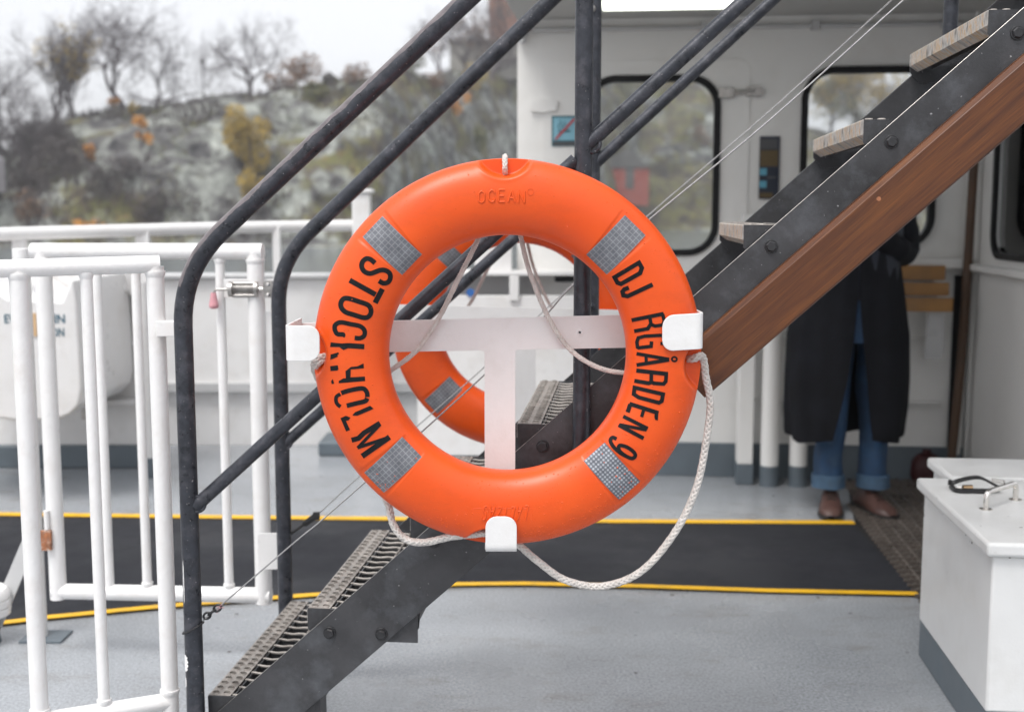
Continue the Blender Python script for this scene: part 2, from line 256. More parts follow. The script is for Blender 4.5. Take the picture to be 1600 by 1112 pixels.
# ---------------------------------------------------------------- mesh helpers
class MB:
    def __init__(s): s.v = []; s.f = []; s.uv = {}
    def add(s, vs, fs, uvs=None):
        o = len(s.v); s.v += [Vector(p) for p in vs]; s.f += [tuple(i + o for i in f) for f in fs]
        if uvs:
            for i, q in enumerate(uvs): s.uv[o + i] = q
        return s
    def box(s, c, size, mat=None):
        c = Vector(c); x, y, z = (d / 2 for d in size); mt = mat or Matrix.Identity(3)
        vs = [c + mt @ Vector((a * x, b_ * y, d * z)) for a, b_, d in ((-1, -1, -1), (1, -1, -1), (1, 1, -1), (-1, 1, -1), (-1, -1, 1), (1, -1, 1), (1, 1, 1), (-1, 1, 1))]
        return s.add(vs, [(0, 3, 2, 1), (4, 5, 6, 7), (0, 1, 5, 4), (1, 2, 6, 5), (2, 3, 7, 6), (3, 0, 4, 7)])
    def bb(s, a, b): # box from two corners
        a, b = Vector(a), Vector(b); return s.box((a + b) / 2, [abs(q) for q in (b - a)])
    def tube(s, pts, r, seg=12, cap=True, closed=False):
        pts = [Vector(p) for p in pts]; n = len(pts); rs = r if isinstance(r, (list, tuple)) else [r] * n
        tang = []
        for i in range(n):
            if closed: t = pts[(i + 1) % n] - pts[i - 1]
            else: t = pts[min(i + 1, n - 1)] - pts[max(i - 1, 0)]
            tang.append(t.normalized())
        nrm = tang[0].orthogonal().normalized(); vs = []
        for i in range(n):
            nrm = (nrm - tang[i] * nrm.dot(tang[i])).normalized(); bn = tang[i].cross(nrm)
            for k in range(seg):
                a = 2 * math.pi * k / seg; vs.append(pts[i] + (nrm * math.cos(a) + bn * math.sin(a)) * rs[i])
        fs = []
        for i in range(n if closed else n - 1):
            j = (i + 1) % n
            for k in range(seg):
                k2 = (k + 1) % seg; fs.append((i * seg + k, i * seg + k2, j * seg + k2, j * seg + k))
        if cap and not closed: fs += [tuple(range(seg))[::-1], tuple((n - 1) * seg + k for k in range(seg))]
        return s.add(vs, fs)
    def prism(s, poly, o, ax, ay, an, th, holes=()):
        """2-D outline (with holes) in the frame o, ax, ay; from offset 0 to th along an"""
        o, ax, ay, an = Vector(o), Vector(ax), Vector(ay), Vector(an)
        loops = [list(poly)] + [list(h) for h in holes]
        flatp = [p for l in loops for p in l]
        tris = tessellate_polygon([[Vector((p[0], p[1], 0)) for p in l] for l in loops])
        base = [o + ax * p[0] + ay * p[1] for p in flatp]; top = [q + an * th for q in base]; n = len(base)
        fs = [tuple(t) for t in tris] + [tuple(i + n for i in t[::-1]) for t in tris]
        k = 0
        for l in loops:
            m_ = len(l)
            for i in range(m_):
                j = (i + 1) % m_; fs.append((k + i, k + j, n + k + j, n + k + i))
            k += m_
        return s.add(base + top, fs)
    def lathe(s, prof, o, axis=(0, 0, 1), seg=24):
        o = Vector(o); ax = Vector(axis).normalized(); u = ax.orthogonal().normalized(); w_ = ax.cross(u); vs = []
        for (r, h) in prof:
            for k in range(seg):
                a = 2 * math.pi * k / seg; vs.append(o + ax * h + (u * math.cos(a) + w_ * math.sin(a)) * r)
        fs = [(i * seg + k, i * seg + (k + 1) % seg, (i + 1) * seg + (k + 1) % seg, (i + 1) * seg + k) for i in range(len(prof) - 1) for k in range(seg)]
        fs += [tuple(range(seg))[::-1], tuple((len(prof) - 1) * seg + k for k in range(seg))]
        return s.add(vs, fs)
def fixn(me):
    bm = bmesh.new(); bm.from_mesh(me); bmesh.ops.recalc_face_normals(bm, faces=bm.faces); bm.to_mesh(me); bm.free()
def origin(o):
    t = Vector((0, 0, 0))
    while o is not None: t += o.location; o = o.parent
    return t
def build(name, mb, mat, parent=None, loc=None, smooth=40, bevel=0, label=None, fix=True, kind=None):
    org = origin(parent)
    if parent is None and loc is not None: org = Vector(loc)
    elif parent is None: # origin at the base centre of the mesh
        xs = [p.x for p in mb.v]; ys = [p.y for p in mb.v]; org = Vector(((min(xs) + max(xs)) / 2, (min(ys) + max(ys)) / 2, min(p.z for p in mb.v)))
    me = bpy.data.meshes.new(name); me.from_pydata([tuple(p - org) for p in mb.v], [], mb.f)
    if mb.uv:
        ul = me.uv_layers.new(name='UVMap')
        for lp in me.loops: ul.data[lp.index].uv = mb.uv.get(lp.vertex_index, (0, 0))
    if fix: fixn(me)
    if smooth:
        me.shade_smooth()
        if smooth < 180: me.set_sharp_from_angle(angle=R(smooth))
    me.materials.append(M[mat] if isinstance(mat, str) else mat)
    o = bpy.data.objects.new(name, me); C.objects.link(o)
    if parent is not None: o.parent = parent
    else: o.location = org
    if bevel:
        md = o.modifiers.new('bevel', 'BEVEL'); md.width = bevel; md.segments = 3; md.limit_method = 'ANGLE'; md.angle_limit = R(35)
    if label: o['label'] = label
    if kind: o['kind'] = kind
    return o
def tag(o, label, cat, group=None):
    o['label'] = label; o['category'] = cat
    if group: o['group'] = group
    return o
def thing(name, label, cat, loc, group=None):
    o = bpy.data.objects.new(name, None); o.empty_display_size = 0.1; C.objects.link(o); o.location = loc
    return tag(o, label, cat, group)
def copy_tree(o, parent=None):
    c = o.copy(); C.objects.link(c); c.parent = parent
    for ch in [q for q in bpy.data.objects if q.parent == o and q is not c]: copy_tree(ch, c)
    return c
def smooth_path(pts, n=6, closed=False):
    pts = [Vector(p) for p in pts]; m_ = len(pts); out = []
    for i in range(m_ if closed else m_ - 1):
        if closed: p0, p1, p2, p3 = pts[i - 1], pts[i], pts[(i + 1) % m_], pts[(i + 2) % m_]
        else: p0, p1, p2, p3 = pts[max(i - 1, 0)], pts[i], pts[i + 1], pts[min(i + 2, m_ - 1)]
        for k in range(n):
            t = k / n; out.append(0.5 * ((2 * p1) + (p2 - p0) * t + (2 * p0 - 5 * p1 + 4 * p2 - p3) * t * t + (3 * p1 - p0 - 3 * p2 + p3) * t ** 3))
    if not closed: out.append(pts[-1])
    return out
def rrect(x0, y0, x1, y1, r, n=8):
    out = []
    for cx, cy, a0 in ((x1 - r, y1 - r, 0), (x0 + r, y1 - r, 90), (x0 + r, y0 + r, 180), (x1 - r, y0 + r, 270)):
        for k in range(n + 1):
            a = R(a0 + 90 * k / n); out.append((cx + r * math.cos(a), cy + r * math.sin(a)))
    return out
def fillet(pts, r, n=8):
    """round the inner corners of an open 3-D path"""
    pts = [Vector(p) for p in pts]; out = [pts[0]]
    for i in range(1, len(pts) - 1):
        a, b, c = pts[i - 1], pts[i], pts[i + 1]; d1 = (a - b); d2 = (c - b); rr = min(r, d1.length * 0.49, d2.length * 0.49)
        p, q = b + d1.normalized() * rr, b + d2.normalized() * rr
        for k in range(n + 1):
            t = k / n; out.append(p * (1 - t) ** 2 + b * 2 * t * (1 - t) + q * t * t)
    out.append(pts[-1]); return out
def resample(pts, step):
    out = [pts[0]]; acc = 0
    for a, b in zip(pts, pts[1:]):
        Ls = (b - a).length
        if Ls == 0: continue
        d = step - acc
        while d <= Ls: out.append(a.lerp(b, d / Ls)); d += step
        acc = (acc + Ls) % step if Ls >= 0 else acc
    out.append(pts[-1]); return out
def rope(mb, path, r=0.0055, pitch=0.034, strands=4, seg=6, step=0.0045):
    """plaited rope: two families of strands winding in opposite directions, over and under"""
    pts = resample(path, step); n = len(pts); tang = [(pts[min(i + 1, n - 1)] - pts[max(i - 1, 0)]).normalized() for i in range(n)]
    nrm = tang[0].orthogonal().normalized(); fr = []
    for i in range(n):
        nrm = (nrm - tang[i] * nrm.dot(tang[i])).normalized(); fr.append((nrm.copy(), tang[i].cross(nrm)))
    for fam in (1, -1):
        for k in range(strands):
            sp_ = []
            for i in range(n):
                a = fam * (2 * math.pi * (i * step / pitch)) + 2 * math.pi * k / strands + (0 if fam > 0 else 0.4)
                rad = r * (0.66 + 0.13 * fam * math.cos(strands * 2 * math.pi * i * step / pitch * 1.0))
                sp_.append(pts[i] + (fr[i][0] * math.cos(a) + fr[i][1] * math.sin(a)) * rad)
            mb.tube(sp_, r * 0.40, seg)
    return mb
def hexbolt(mb, p, n, r=0.011, h=0.008):
    n = Vector(n).normalized()
    mb.lathe([(r * 1.25, 0), (r * 1.25, 0.002), (r * 1.2, 0.0025)], p, n, 20)
    mb.lathe([(r, 0.002), (r, h * 0.8), (r * 0.82, h)], p, n, 6)
def textmesh(s, extrude=0.0, offset=0.0):
    cu = bpy.data.curves.new('t', 'FONT'); cu.body = s; cu.extrude = extrude; cu.offset = offset; cu.align_x = 'CENTER'; cu.align_y = 'CENTER'; cu.resolution_u = 4
    ob = bpy.data.objects.new('t', cu); C.objects.link(ob); dg = bpy.context.evaluated_depsgraph_get(); dg.update()
    me = ob.evaluated_get(dg).to_mesh(); vs = [v.co.copy() for v in me.vertices]; fs = [tuple(p.vertices) for p in me.polygons]
    ob.evaluated_get(dg).to_mesh_clear(); bpy.data.objects.remove(ob); bpy.data.curves.remove(cu); return vs, fs
# ================================================================ DECK (setting)
def struct(name, mb, mat, **k):
    o = build(name, mb, mat, kind='structure', **k); return o
mb = MB(); mb.bb((-9, -4, -0.06), (7, 6.9, 0)); struct('deck', mb, 'deck', loc=(0, 0, 0))
def sheet(name, outline, mat, z):
    mb = MB(); mb.prism([(p.x, p.y) for p in outline], (0, 0, z), (1, 0, 0), (0, 1, 0), (0, 0, 1), 0.002); return struct(name, mb, mat, loc=(0, 0, 0))
farL = [pZ(x, y) for x, y in ((-500, 801), (0, 806), (400, 811), (700, 814), (960, 817), (1334, 819))]
nearL = [pZ(x, y) for x, y in ((1434, 931), (1200, 926), (1000, 919), (820, 915), (715, 916), (600, 924), (500, 932), (380, 941), (250, 951), (75, 968), (-200, 1002))]
sheet('black_lane', farL + nearL, 'lane', 0.004)
def line_strip(ctr, w):
    a, b_ = [], []
    for i, p in enumerate(ctr):
        t = (ctr[min(i + 1, len(ctr) - 1)] - ctr[max(i - 1, 0)]).normalized(); nn = Vector((-t.y, t.x, 0)); a.append(p + nn * w / 2); b_.append(p - nn * w / 2)
    return a + b_[::-1]
sheet('yellow_line', line_strip(farL, 0.05), 'yellow', 0.009)
sheet('yellow_line', line_strip(nearL, 0.034), 'yellow', 0.009)
# ================================================================ LIFEBUOY
RC = pD(793, 553, 2.30); RIN, ROUT = 0.23, 0.375; RM = (RIN + ROUT) / 2; RA, RB, RN_ = (ROUT - RIN) / 2, 0.056, 2.35
NOTCH = [(R(90.8), 0.056, 0.020), (R(-2.5), 0.056, 0.020), (R(-95), 0.056, 0.020), (R(179.3), 0.054, 0.026)]
TAPES = [(612, 384), (963, 383), (613, 728), (957, 738)]
def yfront(r):
    u = min(1.0, abs((r - RM) / RA)); return RB * (1 - u ** RN_) ** (1 / RN_)
def sstep(a, b, x):
    t = max(0, min(1, (x - a) / (b - a))); return t * t * (3 - 2 * t)
def ring_hit(px, py):
    Y = RC.y - RB
    for _ in range(6):
        p = pY(px, py, Y) - RC; r = math.hypot(p.x, p.z); Y = RC.y - yfront(r)
    p = pY(px, py, Y) - RC; r = math.hypot(p.x, p.z)
    e = 0.002; dy = (yfront(r + e) - yfront(r - e)) / (2 * e); er = Vector((p.x / r, 0, p.z / r))
    nrm = (Vector((0, -1, 0)) - er * dy).normalized()
    return p + RC, nrm
TC = []
for (tx, ty) in TAPES:
    p, _ = ring_hit(tx, ty); q = p - RC; TC.append((math.atan2(q.z, q.x), math.hypot(q.x, q.z)))
def make_ring_mesh(NP=900, NT=150):
    mb = MB(); vs = []; fs = []
    for i in range(NP):
        ph = 2 * math.pi * i / NP; cph, sph = math.cos(ph), math.sin(ph)
        for j in range(NT):
            t = 2 * math.pi * j / NT; c_, s_ = math.cos(t), math.sin(t)
            x = RA * math.copysign(abs(c_) ** (2 / RN_), c_); y = RB * math.copysign(abs(s_) ** (2 / RN_), s_)
            r = RM + x; yy = -y     # front is -Y
            if yy < 0:
                for (na, nr, no_) in NOTCH:
                    d = math.hypot(r * cph - (ROUT + no_) * math.cos(na), r * sph - (ROUT + no_) * math.sin(na))
                    if d < 0.075:
                        f = 1 - sstep(nr - 0.005, nr + 0.004, d); yy = yy * (1 - f) + max(yy, -0.014) * f
                        lip = math.exp(-((d - nr - 0.006) / 0.004) ** 2) * 0.0012; yy -= lip * (1 if r < ROUT - 0.01 else 0)
                for (ta, tr) in TC:
                    dphi = (ph - ta + math.pi) % (2 * math.pi) - math.pi; dt = abs(dphi * tr)
                    if dt < 0.05:
                        dr = abs(r - tr); f = (1 - sstep(0.0300, 0.0325, dt)) * (1 - sstep(0.0550, 0.059, dr)); yy += f * 0.0016
            vs.append(RC + Vector((r * cph, yy, r * sph)))
    for i in range(NP):
        i2 = (i + 1) % NP
        for j in range(NT):
            j2 = (j + 1) % NT; fs.append((i * NT + j, i2 * NT + j, i2 * NT + j2, i * NT + j2))
    mb.add(vs, fs); return mb
lifebuoy = thing('lifebuoy', 'large orange lifebuoy with black ship lettering, nearest the camera', 'lifebuoy', RC - Vector((0, 0, ROUT)), 'orange lifebuoys')
ring_body = build('ring_body', make_ring_mesh(), 'orange', lifebuoy, smooth=180)
# reflective tapes follow the surface
tapes_o = []
for k, (ta, tr) in enumerate(TC):
    mb = MB(); nu, nv = 26, 12; vs = []; uvs = []; hl, hw = 0.0515, 0.0272
    for i in range(nu + 1):
        for j in range(nv + 1):
            a_ = (i / nu * 2 - 1) * hl; b_ = (j / nv * 2 - 1) * hw
            er = Vector((math.cos(ta), 0, math.sin(ta))); et_ = Vector((-math.sin(ta), 0, math.cos(ta)))
            q = er * (tr + a_) + et_ * b_; r = math.hypot(q.x, q.z); q.y = -yfront(r) - 0.0002
            vs.append(RC + q); uvs.append((a_ / 0.0088, b_ / 0.0088))
    fs = [(i * (nv + 1) + j, (i + 1) * (nv + 1) + j, (i + 1) * (nv + 1) + j + 1, i * (nv + 1) + j + 1) for i in range(nu) for j in range(nv)]
    mb.add(vs, fs, uvs); o = build('reflective_tape', mb, 'tape2' if k == 3 else 'tape', lifebuoy, smooth=180, fix=False)
    if k == 3: o['label'] = 'lighter honeycomb reflective tape'
    tapes_o.append(o)
# --- hand-cut lettering, traced stroke by stroke
ZA = lambda x, y: (480 + x / 6.178, 380 + y / 6.178)
ZB = lambda x, y: (480 + x / 5.85, 540 + y / 5.85)
ZC = lambda x, y: (920 + x / 6.178, 390 + y / 6.178)
ZD = lambda x, y: (930 + x / 5.853, 540 + y / 5.853)
LOFF = [0.0006]
def liftpt(x, y, off): p, n_ = ring_hit(x, y); return p + n_ * off
def stroke(mb, Z, pts, w, scale, closed=False, curve=False):
    q = [Vector((*Z(x, y), 0)) for x, y in pts]
    if curve: q = smooth_path(q, 7, closed)
    q2 = []; m_ = len(q)
    for i in range(m_ if closed else m_ - 1):
        a, b_ = q[i], q[(i + 1) % m_]; k = max(1, int((b_ - a).length / 4))
        q2 += [(a.lerp(b_, t / k), t == 0) for t in range(k)]
    if not closed: q2.append((q[-1], True))
    hw = w / scale / 2; n = len(q2); LOFF[0] += 0.000012; vs = []
    for i in range(n):
        a = q2[i - 1][0] if (closed or i > 0) else q2[i][0]; c = q2[(i + 1) % n][0] if (closed or i < n - 1) else q2[i][0]
        p = q2[i][0]; d1 = (p - a); d2 = (c - p)
        d1 = d1.normalized() if d1.length > 1e-6 else d2.normalized(); d2 = d2.normalized() if d2.length > 1e-6 else d1
        t = (d1 + d2).normalized(); nn = Vector((-t.y, t.x, 0)); kk = hw / max(0.45, nn.dot(Vector((-d1.y, d1.x, 0))))
        for sgn in (1, 0, -1):
            e = p + nn * kk * sgn; vs.append(liftpt(e.x, e.y, LOFF[0]))
    fs = []
    for i in range(n if closed else n - 1):
        j = (i + 1) % n
        for k in (0, 1): fs.append((i * 3 + k, i * 3 + k + 1, j * 3 + k + 1, j * 3 + k))
    mb.add(vs, fs)
def blob(mb, Z, pts):
    q = [Z(x, y) for x, y in pts]; LOFF[0] += 0.000012
    # subdivide the outline a little so that the patch hugs the curve
    tris = tessellate_polygon([[Vector((x, y, 0)) for x, y in q]]); bm = bmesh.new(); bv = [bm.verts.new((x, y, 0)) for x, y in q]
    for t in tris:
        try: bm.faces.new([bv[i] for i in t])
        except ValueError: pass
    bmesh.ops.subdivide_edges(bm, edges=bm.edges, cuts=2, use_grid_fill=True); bm.verts.index_update()
    mb.add([liftpt(v_.co.x, v_.co.y, LOFF[0]) for v_ in bm.verts], [tuple(v_.index for v_ in f.verts) for f in bm.faces]); bm.free()
def letter(fn):
    mb = MB(); fn(mb); return mb
lt = MB()
A6 = 6.178; B6 = 5.85
stroke(lt, ZA, [(655, 192), (612, 157), (570, 150), (535, 180), (526, 225), (552, 272), (605, 292), (660, 276), (705, 260), (755, 262), (795, 290), (802, 335), (780, 375), (735, 385), (692, 362)], 47, A6, curve=True)
stroke(lt, ZA, [(411, 357), (660, 495)], 50, A6); stroke(lt, ZA, [(726, 440), (655, 575)], 52, A6)
stroke(lt, ZA, [(385, 530), (338, 550), (325, 605), (365, 660), (450, 690), (550, 718), (600, 700), (616, 650), (590, 598), (500, 563)], 47, A6, True, True)
stroke(lt, ZA, [(340, 900), (345, 880), (290, 873), (266, 825), (275, 785), (325, 763), (420, 780), (510, 800), (552, 840), (550, 890), (510, 915), (458, 912)], 44, A6, curve=True)
blob(lt, ZA, [(228, 955), (290, 962), (330, 966), (400, 962), (552, 972), (550, 1022), (395, 1012), (350, 1030), (310, 1002), (222, 1000)])
blob(lt, ZB, [(215, 80), (285, 60), (292, 72), (278, 85), (280, 100), (212, 128)])
blob(lt, ZB, [(211, 186), (280, 178), (287, 215), (276, 226), (214, 231)])
blob(lt, ZB, [(350, 232), (400, 193), (460, 187), (515, 160), (518, 205), (398, 216), (396, 288), (527, 280), (529, 322), (290, 342), (288, 322), (330, 298), (354, 296)])
blob(lt, ZB, [(219, 325), (235, 303), (248, 345), (226, 350)])
stroke(lt, ZB, [(304, 440), (268, 466), (266, 510), (282, 538), (306, 556)], 34, B6, curve=True)
stroke(lt, ZB, [(312, 432), (350, 418), (430, 398), (510, 390), (545, 425), (550, 468)], 42, B6, curve=True)
stroke(lt, ZB, [(548, 478), (530, 505), (450, 525), (362, 547)], 42, B6, curve=True)
blob(lt, ZB, [(415, 630), (440, 605), (575, 547), (607, 575), (575, 590), (460, 638), (420, 637)])
blob(lt, ZB, [(305, 660), (355, 638), (397, 655), (380, 680), (355, 685), (393, 768), (357, 782)])
stroke(lt, ZB, [(407, 861), (468, 845), (520, 795), (665, 706)], 46, B6)
stroke(lt, ZB, [(668, 716), (462, 932)], 30, B6); stroke(lt, ZB, [(460, 930), (742, 838)], 32, B6); stroke(lt, ZB, [(752, 833), (503, 1008)], 50, B6)
build('lettering', lt, 'ink', lifebuoy, smooth=180, fix=False, label='black worn letters reading STOCKHOLM')
lt = MB()
stroke(lt, ZC, [(250, 266), (484, 126), (512, 176), (495, 226), (312, 330), (278, 318)], 42, A6, True)
stroke(lt, ZC, [(616, 336), (376, 448), (335, 440), (326, 405), (345, 382), (388, 366)], 42, A6)
stroke(lt, ZC, [(415, 680), (722, 618)], 38, A6); stroke(lt, ZC, [(712, 620), (728, 690), (712, 726), (640, 736), (602, 722), (588, 650)], 34, A6); stroke(lt, ZC, [(596, 720), (570, 762), (440, 786)], 36, A6)
stroke(lt, ZC, [(705, 825), (540, 834), (480, 850), (466, 890), (472, 940), (484, 946), (602, 932), (606, 884)], 34, A6); stroke(lt, ZC, [(690, 905), (740, 902), (735, 850), (700, 826)], 32, A6)
stroke(lt, ZD, [(380, 72), (676, 124)], 32, B6); stroke(lt, ZD, [(380, 176), (676, 128)], 34, B6); stroke(lt, ZD, [(466, 84), (468, 166)], 30, B6)
stroke(lt, ZD, [(723 + 23 * math.cos(a * math.pi / 6), 122 + 20 * math.sin(a * math.pi / 6)) for a in range(12)], 17, B6, True)
stroke(lt, ZD, [(378, 226), (665, 258)], 38, B6); stroke(lt, ZD, [(650, 258), (645, 325), (625, 348), (535, 342), (512, 328), (514, 250)], 34, B6); stroke(lt, ZD, [(520, 330), (490, 342), (360, 320)], 36, B6)
stroke(lt, ZD, [(362, 382), (620, 442), (608, 505), (582, 520), (400, 472), (354, 442)], 36, B6, True)
stroke(lt, ZD, [(315, 530), (578, 614)], 38, B6); stroke(lt, ZD, [(322, 534), (298, 608)], 38, B6); stroke(lt, ZD, [(446, 580), (424, 650)], 30, B6); blob(lt, ZD, [(545, 610), (578, 605), (572, 682), (548, 676), (540, 650)])
stroke(lt, ZD, [(258, 645), (480, 756)], 34, B6); stroke(lt, ZD, [(470, 768), (226, 722)], 30, B6); stroke(lt, ZD, [(216, 724), (442, 845)], 36, B6)
stroke(lt, ZD, [(230, 910), (290, 925), (350, 968), (366, 1005), (335, 1028), (280, 1006), (228, 966), (214, 930)], 34, B6, True, True)
stroke(lt, ZD, [(196, 852), (160, 838), (140, 870), (170, 925), (225, 975), (285, 1010)], 34, B6, curve=True)
build('lettering', lt, 'ink', lifebuoy, smooth=180, fix=False, label='black letters reading DJ RGÅRDEN 9')
# --- moulded words
GL = {'O': [[(.15, .2), (.15, .8), (.5, 1), (.85, .8), (.85, .2), (.5, 0), (.15, .2)]], 'C': [[(.88, .72), (.82, .92), (.5, 1), (.15, .8), (.15, .2), (.5, 0), (.82, .08), (.88, .28)]], 'E': [[(.9, 1), (.15, 1), (.15, 0), (.9, 0)], [(.15, .5), (.78, .5)]],
      'A': [[(.08, 0), (.5, 1), (.92, 0)], [(.25, .34), (.75, .34)]], 'N': [[(.12, 0), (.12, 1), (.88, 0), (.88, 1)]], 'L': [[(.2, 1), (.2, 0), (.85, 0)]], 'I': [[(.5, 0), (.5, 1)]], 'Z': [[(.1, 1), (.9, 1), (.1, 0), (.9, 0)]], 'S': [[(.88, .8), (.7, 1), (.3, 1), (.12, .78), (.3, .55), (.7, .45), (.88, .22), (.7, 0), (.3, 0), (.12, .2)]]}
def emboss(word, cx, cy, w, h, flip=False, shear=0.0, rr_=0.0021, sink=0.0009):
    mb = MB(); n = len(word); cw = w / n
    for k, ch in enumerate(word):
        for st in GL[ch]:
            P = []
            for (a, b_) in st:
                x = (k + 0.08 + a * 0.80) * cw - w / 2 + (b_ - 0.5) * h * shear; y = (b_ - 0.5) * h
                if flip: x, y = -x, -y
                P.append(Vector((cx + x, cy - y, 0)))
            Q = resample(P, 1.6); mb.tube([liftpt(q.x, q.y + (q.x - cx) ** 2 / (520 if not flip else -520), -sink + 0.0008) for q in Q], rr_, 8)
    build('moulded_word', mb, 'orange', lifebuoy, smooth=60, label='raised word ' + word)
emboss('OCEAN', 784, 306, 78, 19)
emboss('LALIZAS', 789, 803, 74, 22, True, 0.22, 0.0016)
mb = MB(); cpt = [liftpt(829 + 5 * math.cos(a * math.pi / 8), 300 + 5 * math.sin(a * math.pi / 8), 0.0003) for a in range(16)]; mb.tube(cpt, 0.0006, 6, closed=True)
build('moulded_mark', mb, 'orange', lifebuoy)
mb = MB(); cpt = [liftpt(x, y, 0.0) for x, y in [(740 + k * 4, 794) for k in range(23)] + [(832, 794), (833, 800), (833, 812)]]; mb.tube(cpt, 0.0005, 6); mb.tube([liftpt(740, 794, 0), liftpt(738, 804, 0), liftpt(737, 816, 0)], 0.0005, 6)
build('moulded_mark', mb, 'orange', lifebuoy)
# --- water drops: tiny domes, denser below and along the upper rim
mb = MB(); rnd = random.Random(3)
for k in range(700):
    a = rnd.choice([rnd.gauss(R(-88), R(38)), rnd.gauss(R(-60), R(40)), rnd.uniform(0, 2 * math.pi)]); r = rnd.choice([rnd.uniform(RIN + 0.012, ROUT - 0.012), rnd.uniform(ROUT - 0.04, ROUT - 0.006)])
    if abs(((a - TC[0][0] + math.pi) % (2 * math.pi)) - math.pi) < 0.15: continue
    q = Vector((r * math.cos(a), -yfront(r), r * math.sin(a))); s_ = rnd.uniform(0.0007, 0.0014) * (1.35 if rnd.random() < 0.06 else 1)
    if any(math.hypot(q.x - ROUT * math.cos(na), q.z - ROUT * math.sin(na)) < nr + 0.01 for na, nr, no_ in NOTCH): continue
    e = 0.002; dy = (yfront(r + e) - yfront(r - e)) / (2 * e); nr_ = (Vector((0, -1, 0)) - Vector((math.cos(a), 0, math.sin(a))) * dy).normalized()
    mb.lathe([(s_, -0.0002), (s_ * 0.9, s_ * 0.3), (s_ * 0.55, s_ * 0.55), (s_ * 0.12, s_ * 0.66)], RC + q, nr_, 8)
build('rain_drops', mb, 'drop', lifebuoy, smooth=180, kind='stuff')
# --- grab line
def rp(x, y, yo): return pY(x, y, RC.y + yo)
RT = [0.0052]
def line_part(pts, lab=None, r=0.0050):
    mb = MB(); rope(mb, smooth_path([rp(*p) for p in pts], 8), r, 0.034 * r / 0.0056); return build('grab_line', mb, 'rope', lifebuoy, smooth=180, fix=False, label=lab)
g1 = line_part([(1076, 561, -0.012), (1084, 560, -0.024), (1096, 556, -0.022), (1100, 566, -0.012), (1103, 590, -0.006), (1110, 630, 0), (1104, 685, 0), (1088, 762, 0), (1054, 832, 0), (1002, 892, 0), (942, 915, 0), (884, 906, 0), (840, 876, 0), (812, 852, 0), (792, 838, -0.01), (786, 828, -0.02)], 'white rope loop hanging outside the ring', 0.0074)
g2 = line_part([(780, 824, -0.018), (772, 832, -0.034), (752, 833, -0.030), (705, 838, -0.022), (662, 847, -0.010), (632, 841, 0.0), (614, 818, 0.012), (607, 790, 0.03), (590, 752, 0.062), (556, 700, 0.068), (524, 640, 0.066), (497, 590, 0.03), (491, 572, -0.004), (496, 560, -0.022), (512, 556, -0.012)], None, 0.0070)
g3 = line_part([(512, 562, -0.012), (500, 566, -0.024), (493, 578, -0.004), (498, 592, 0.03), (530, 618, 0.066), (580, 600, 0.07), (613, 577, 0.070), (650, 548, 0.072), (684, 500, 0.074), (716, 436, 0.074), (744, 380, 0.070), (768, 318, 0.068), (786, 262, 0.050), (789, 246, 0.018), (789, 247, -0.012), (789, 262, -0.026), (789, 272, -0.012)], 'greyish rope seen through the ring at left')
g4 = line_part([(794, 262, 0.05), (804, 318, 0.068), (815, 376, 0.070), (830, 432, 0.074), (858, 498, 0.076), (890, 545, 0.076), (930, 572, 0.072), (972, 582, 0.068), (1030, 580, 0.066), (1080, 566, 0.05), (1098, 558, 0.012)], 'greyish rope seen through the ring at right')
# ================================================================ HOLDER
def strip(mb, P, hw, th=0.005, rr=0.022, free_end=True):
    """P: dense list of (point, across, normal, halfwidth centre); rectangular section"""
    n = len(P); acc = [0]
    for i in range(1, n): acc.append(acc[-1] + (P[i][0] - P[i - 1][0]).length)
    tot = acc[-1]; vs = []
    for i, (p, ac, nn) in enumerate(P):
        d = tot - acc[i]; h = hw
        if free_end and d < rr: h = hw - rr + math.sqrt(max(0, rr * rr - (rr - d) ** 2))
        for a, b_ in ((-h, 0), (h, 0), (h, th), (-h, th)): vs.append(p + ac * a + nn * b_)
    fs = [(i * 4 + k, i * 4 + (k + 1) % 4, (i + 1) * 4 + (k + 1) % 4, (i + 1) * 4 + k) for i in range(n - 1) for k in range(4)]
    fs += [(0, 1, 2, 3), tuple((n - 1) * 4 + k for k in (3, 2, 1, 0))]
    mb.add(vs, fs)
def hook(mb, back, corner, tip, across, hw):
    pts = fillet([back, corner, tip], 0.016, 8); tail = pts[-2]; pts = pts[:-1] + [tail.lerp(tip, k / 40) for k in range(1, 41)]
    P = []
    for i, p in enumerate(pts):
        t = (pts[min(i + 1, len(pts) - 1)] - pts[max(i - 1, 0)]).normalized(); nn = t.cross(across).normalized()
        P.append((p, across, nn))
    strip(mb, P, hw)
YB, YF = RC.y + 0.094, RC.y - 0.066
holder = thing('lifebuoy_holder', 'white painted steel T bracket hooked round the large lettered lifebuoy', 'bracket', pY(780, 862, YB), 'white lifebuoy brackets')
L0, R0 = pY(452, 535, YB), pY(1094, 520, YB)
def bp(x, y): p = pY(x, y, YB); return (p.x, p.z)
xa, za = bp(455, 505); xb, zb_ = bp(1092, 489); xc, zc = bp(1092, 541); xd, zd = bp(455, 553)
x1, x2 = bp(757, 600)[0], bp(805, 600)[0]; zt = zd + (zc - zd) * 0.5; zbot = bp(780, 858)[1]; rr = 0.007
def zlow(x): return zd + (zc - zd) * (x - xd) / (xc - xd)
poly = [(xa, za), (xb, zb_), (xc, zc)] + [(x2 + rr - rr * math.sin(R(a)), zlow(x2) - rr + rr * math.cos(R(a))) for a in range(0, 91, 15)] + [(x2, zbot), (x1, zbot)] + [(x1 - rr + rr * math.cos(R(a)), zlow(x1) - rr + rr * math.sin(R(a))) for a in range(0, 91, 15)] + [(xd, zd)]
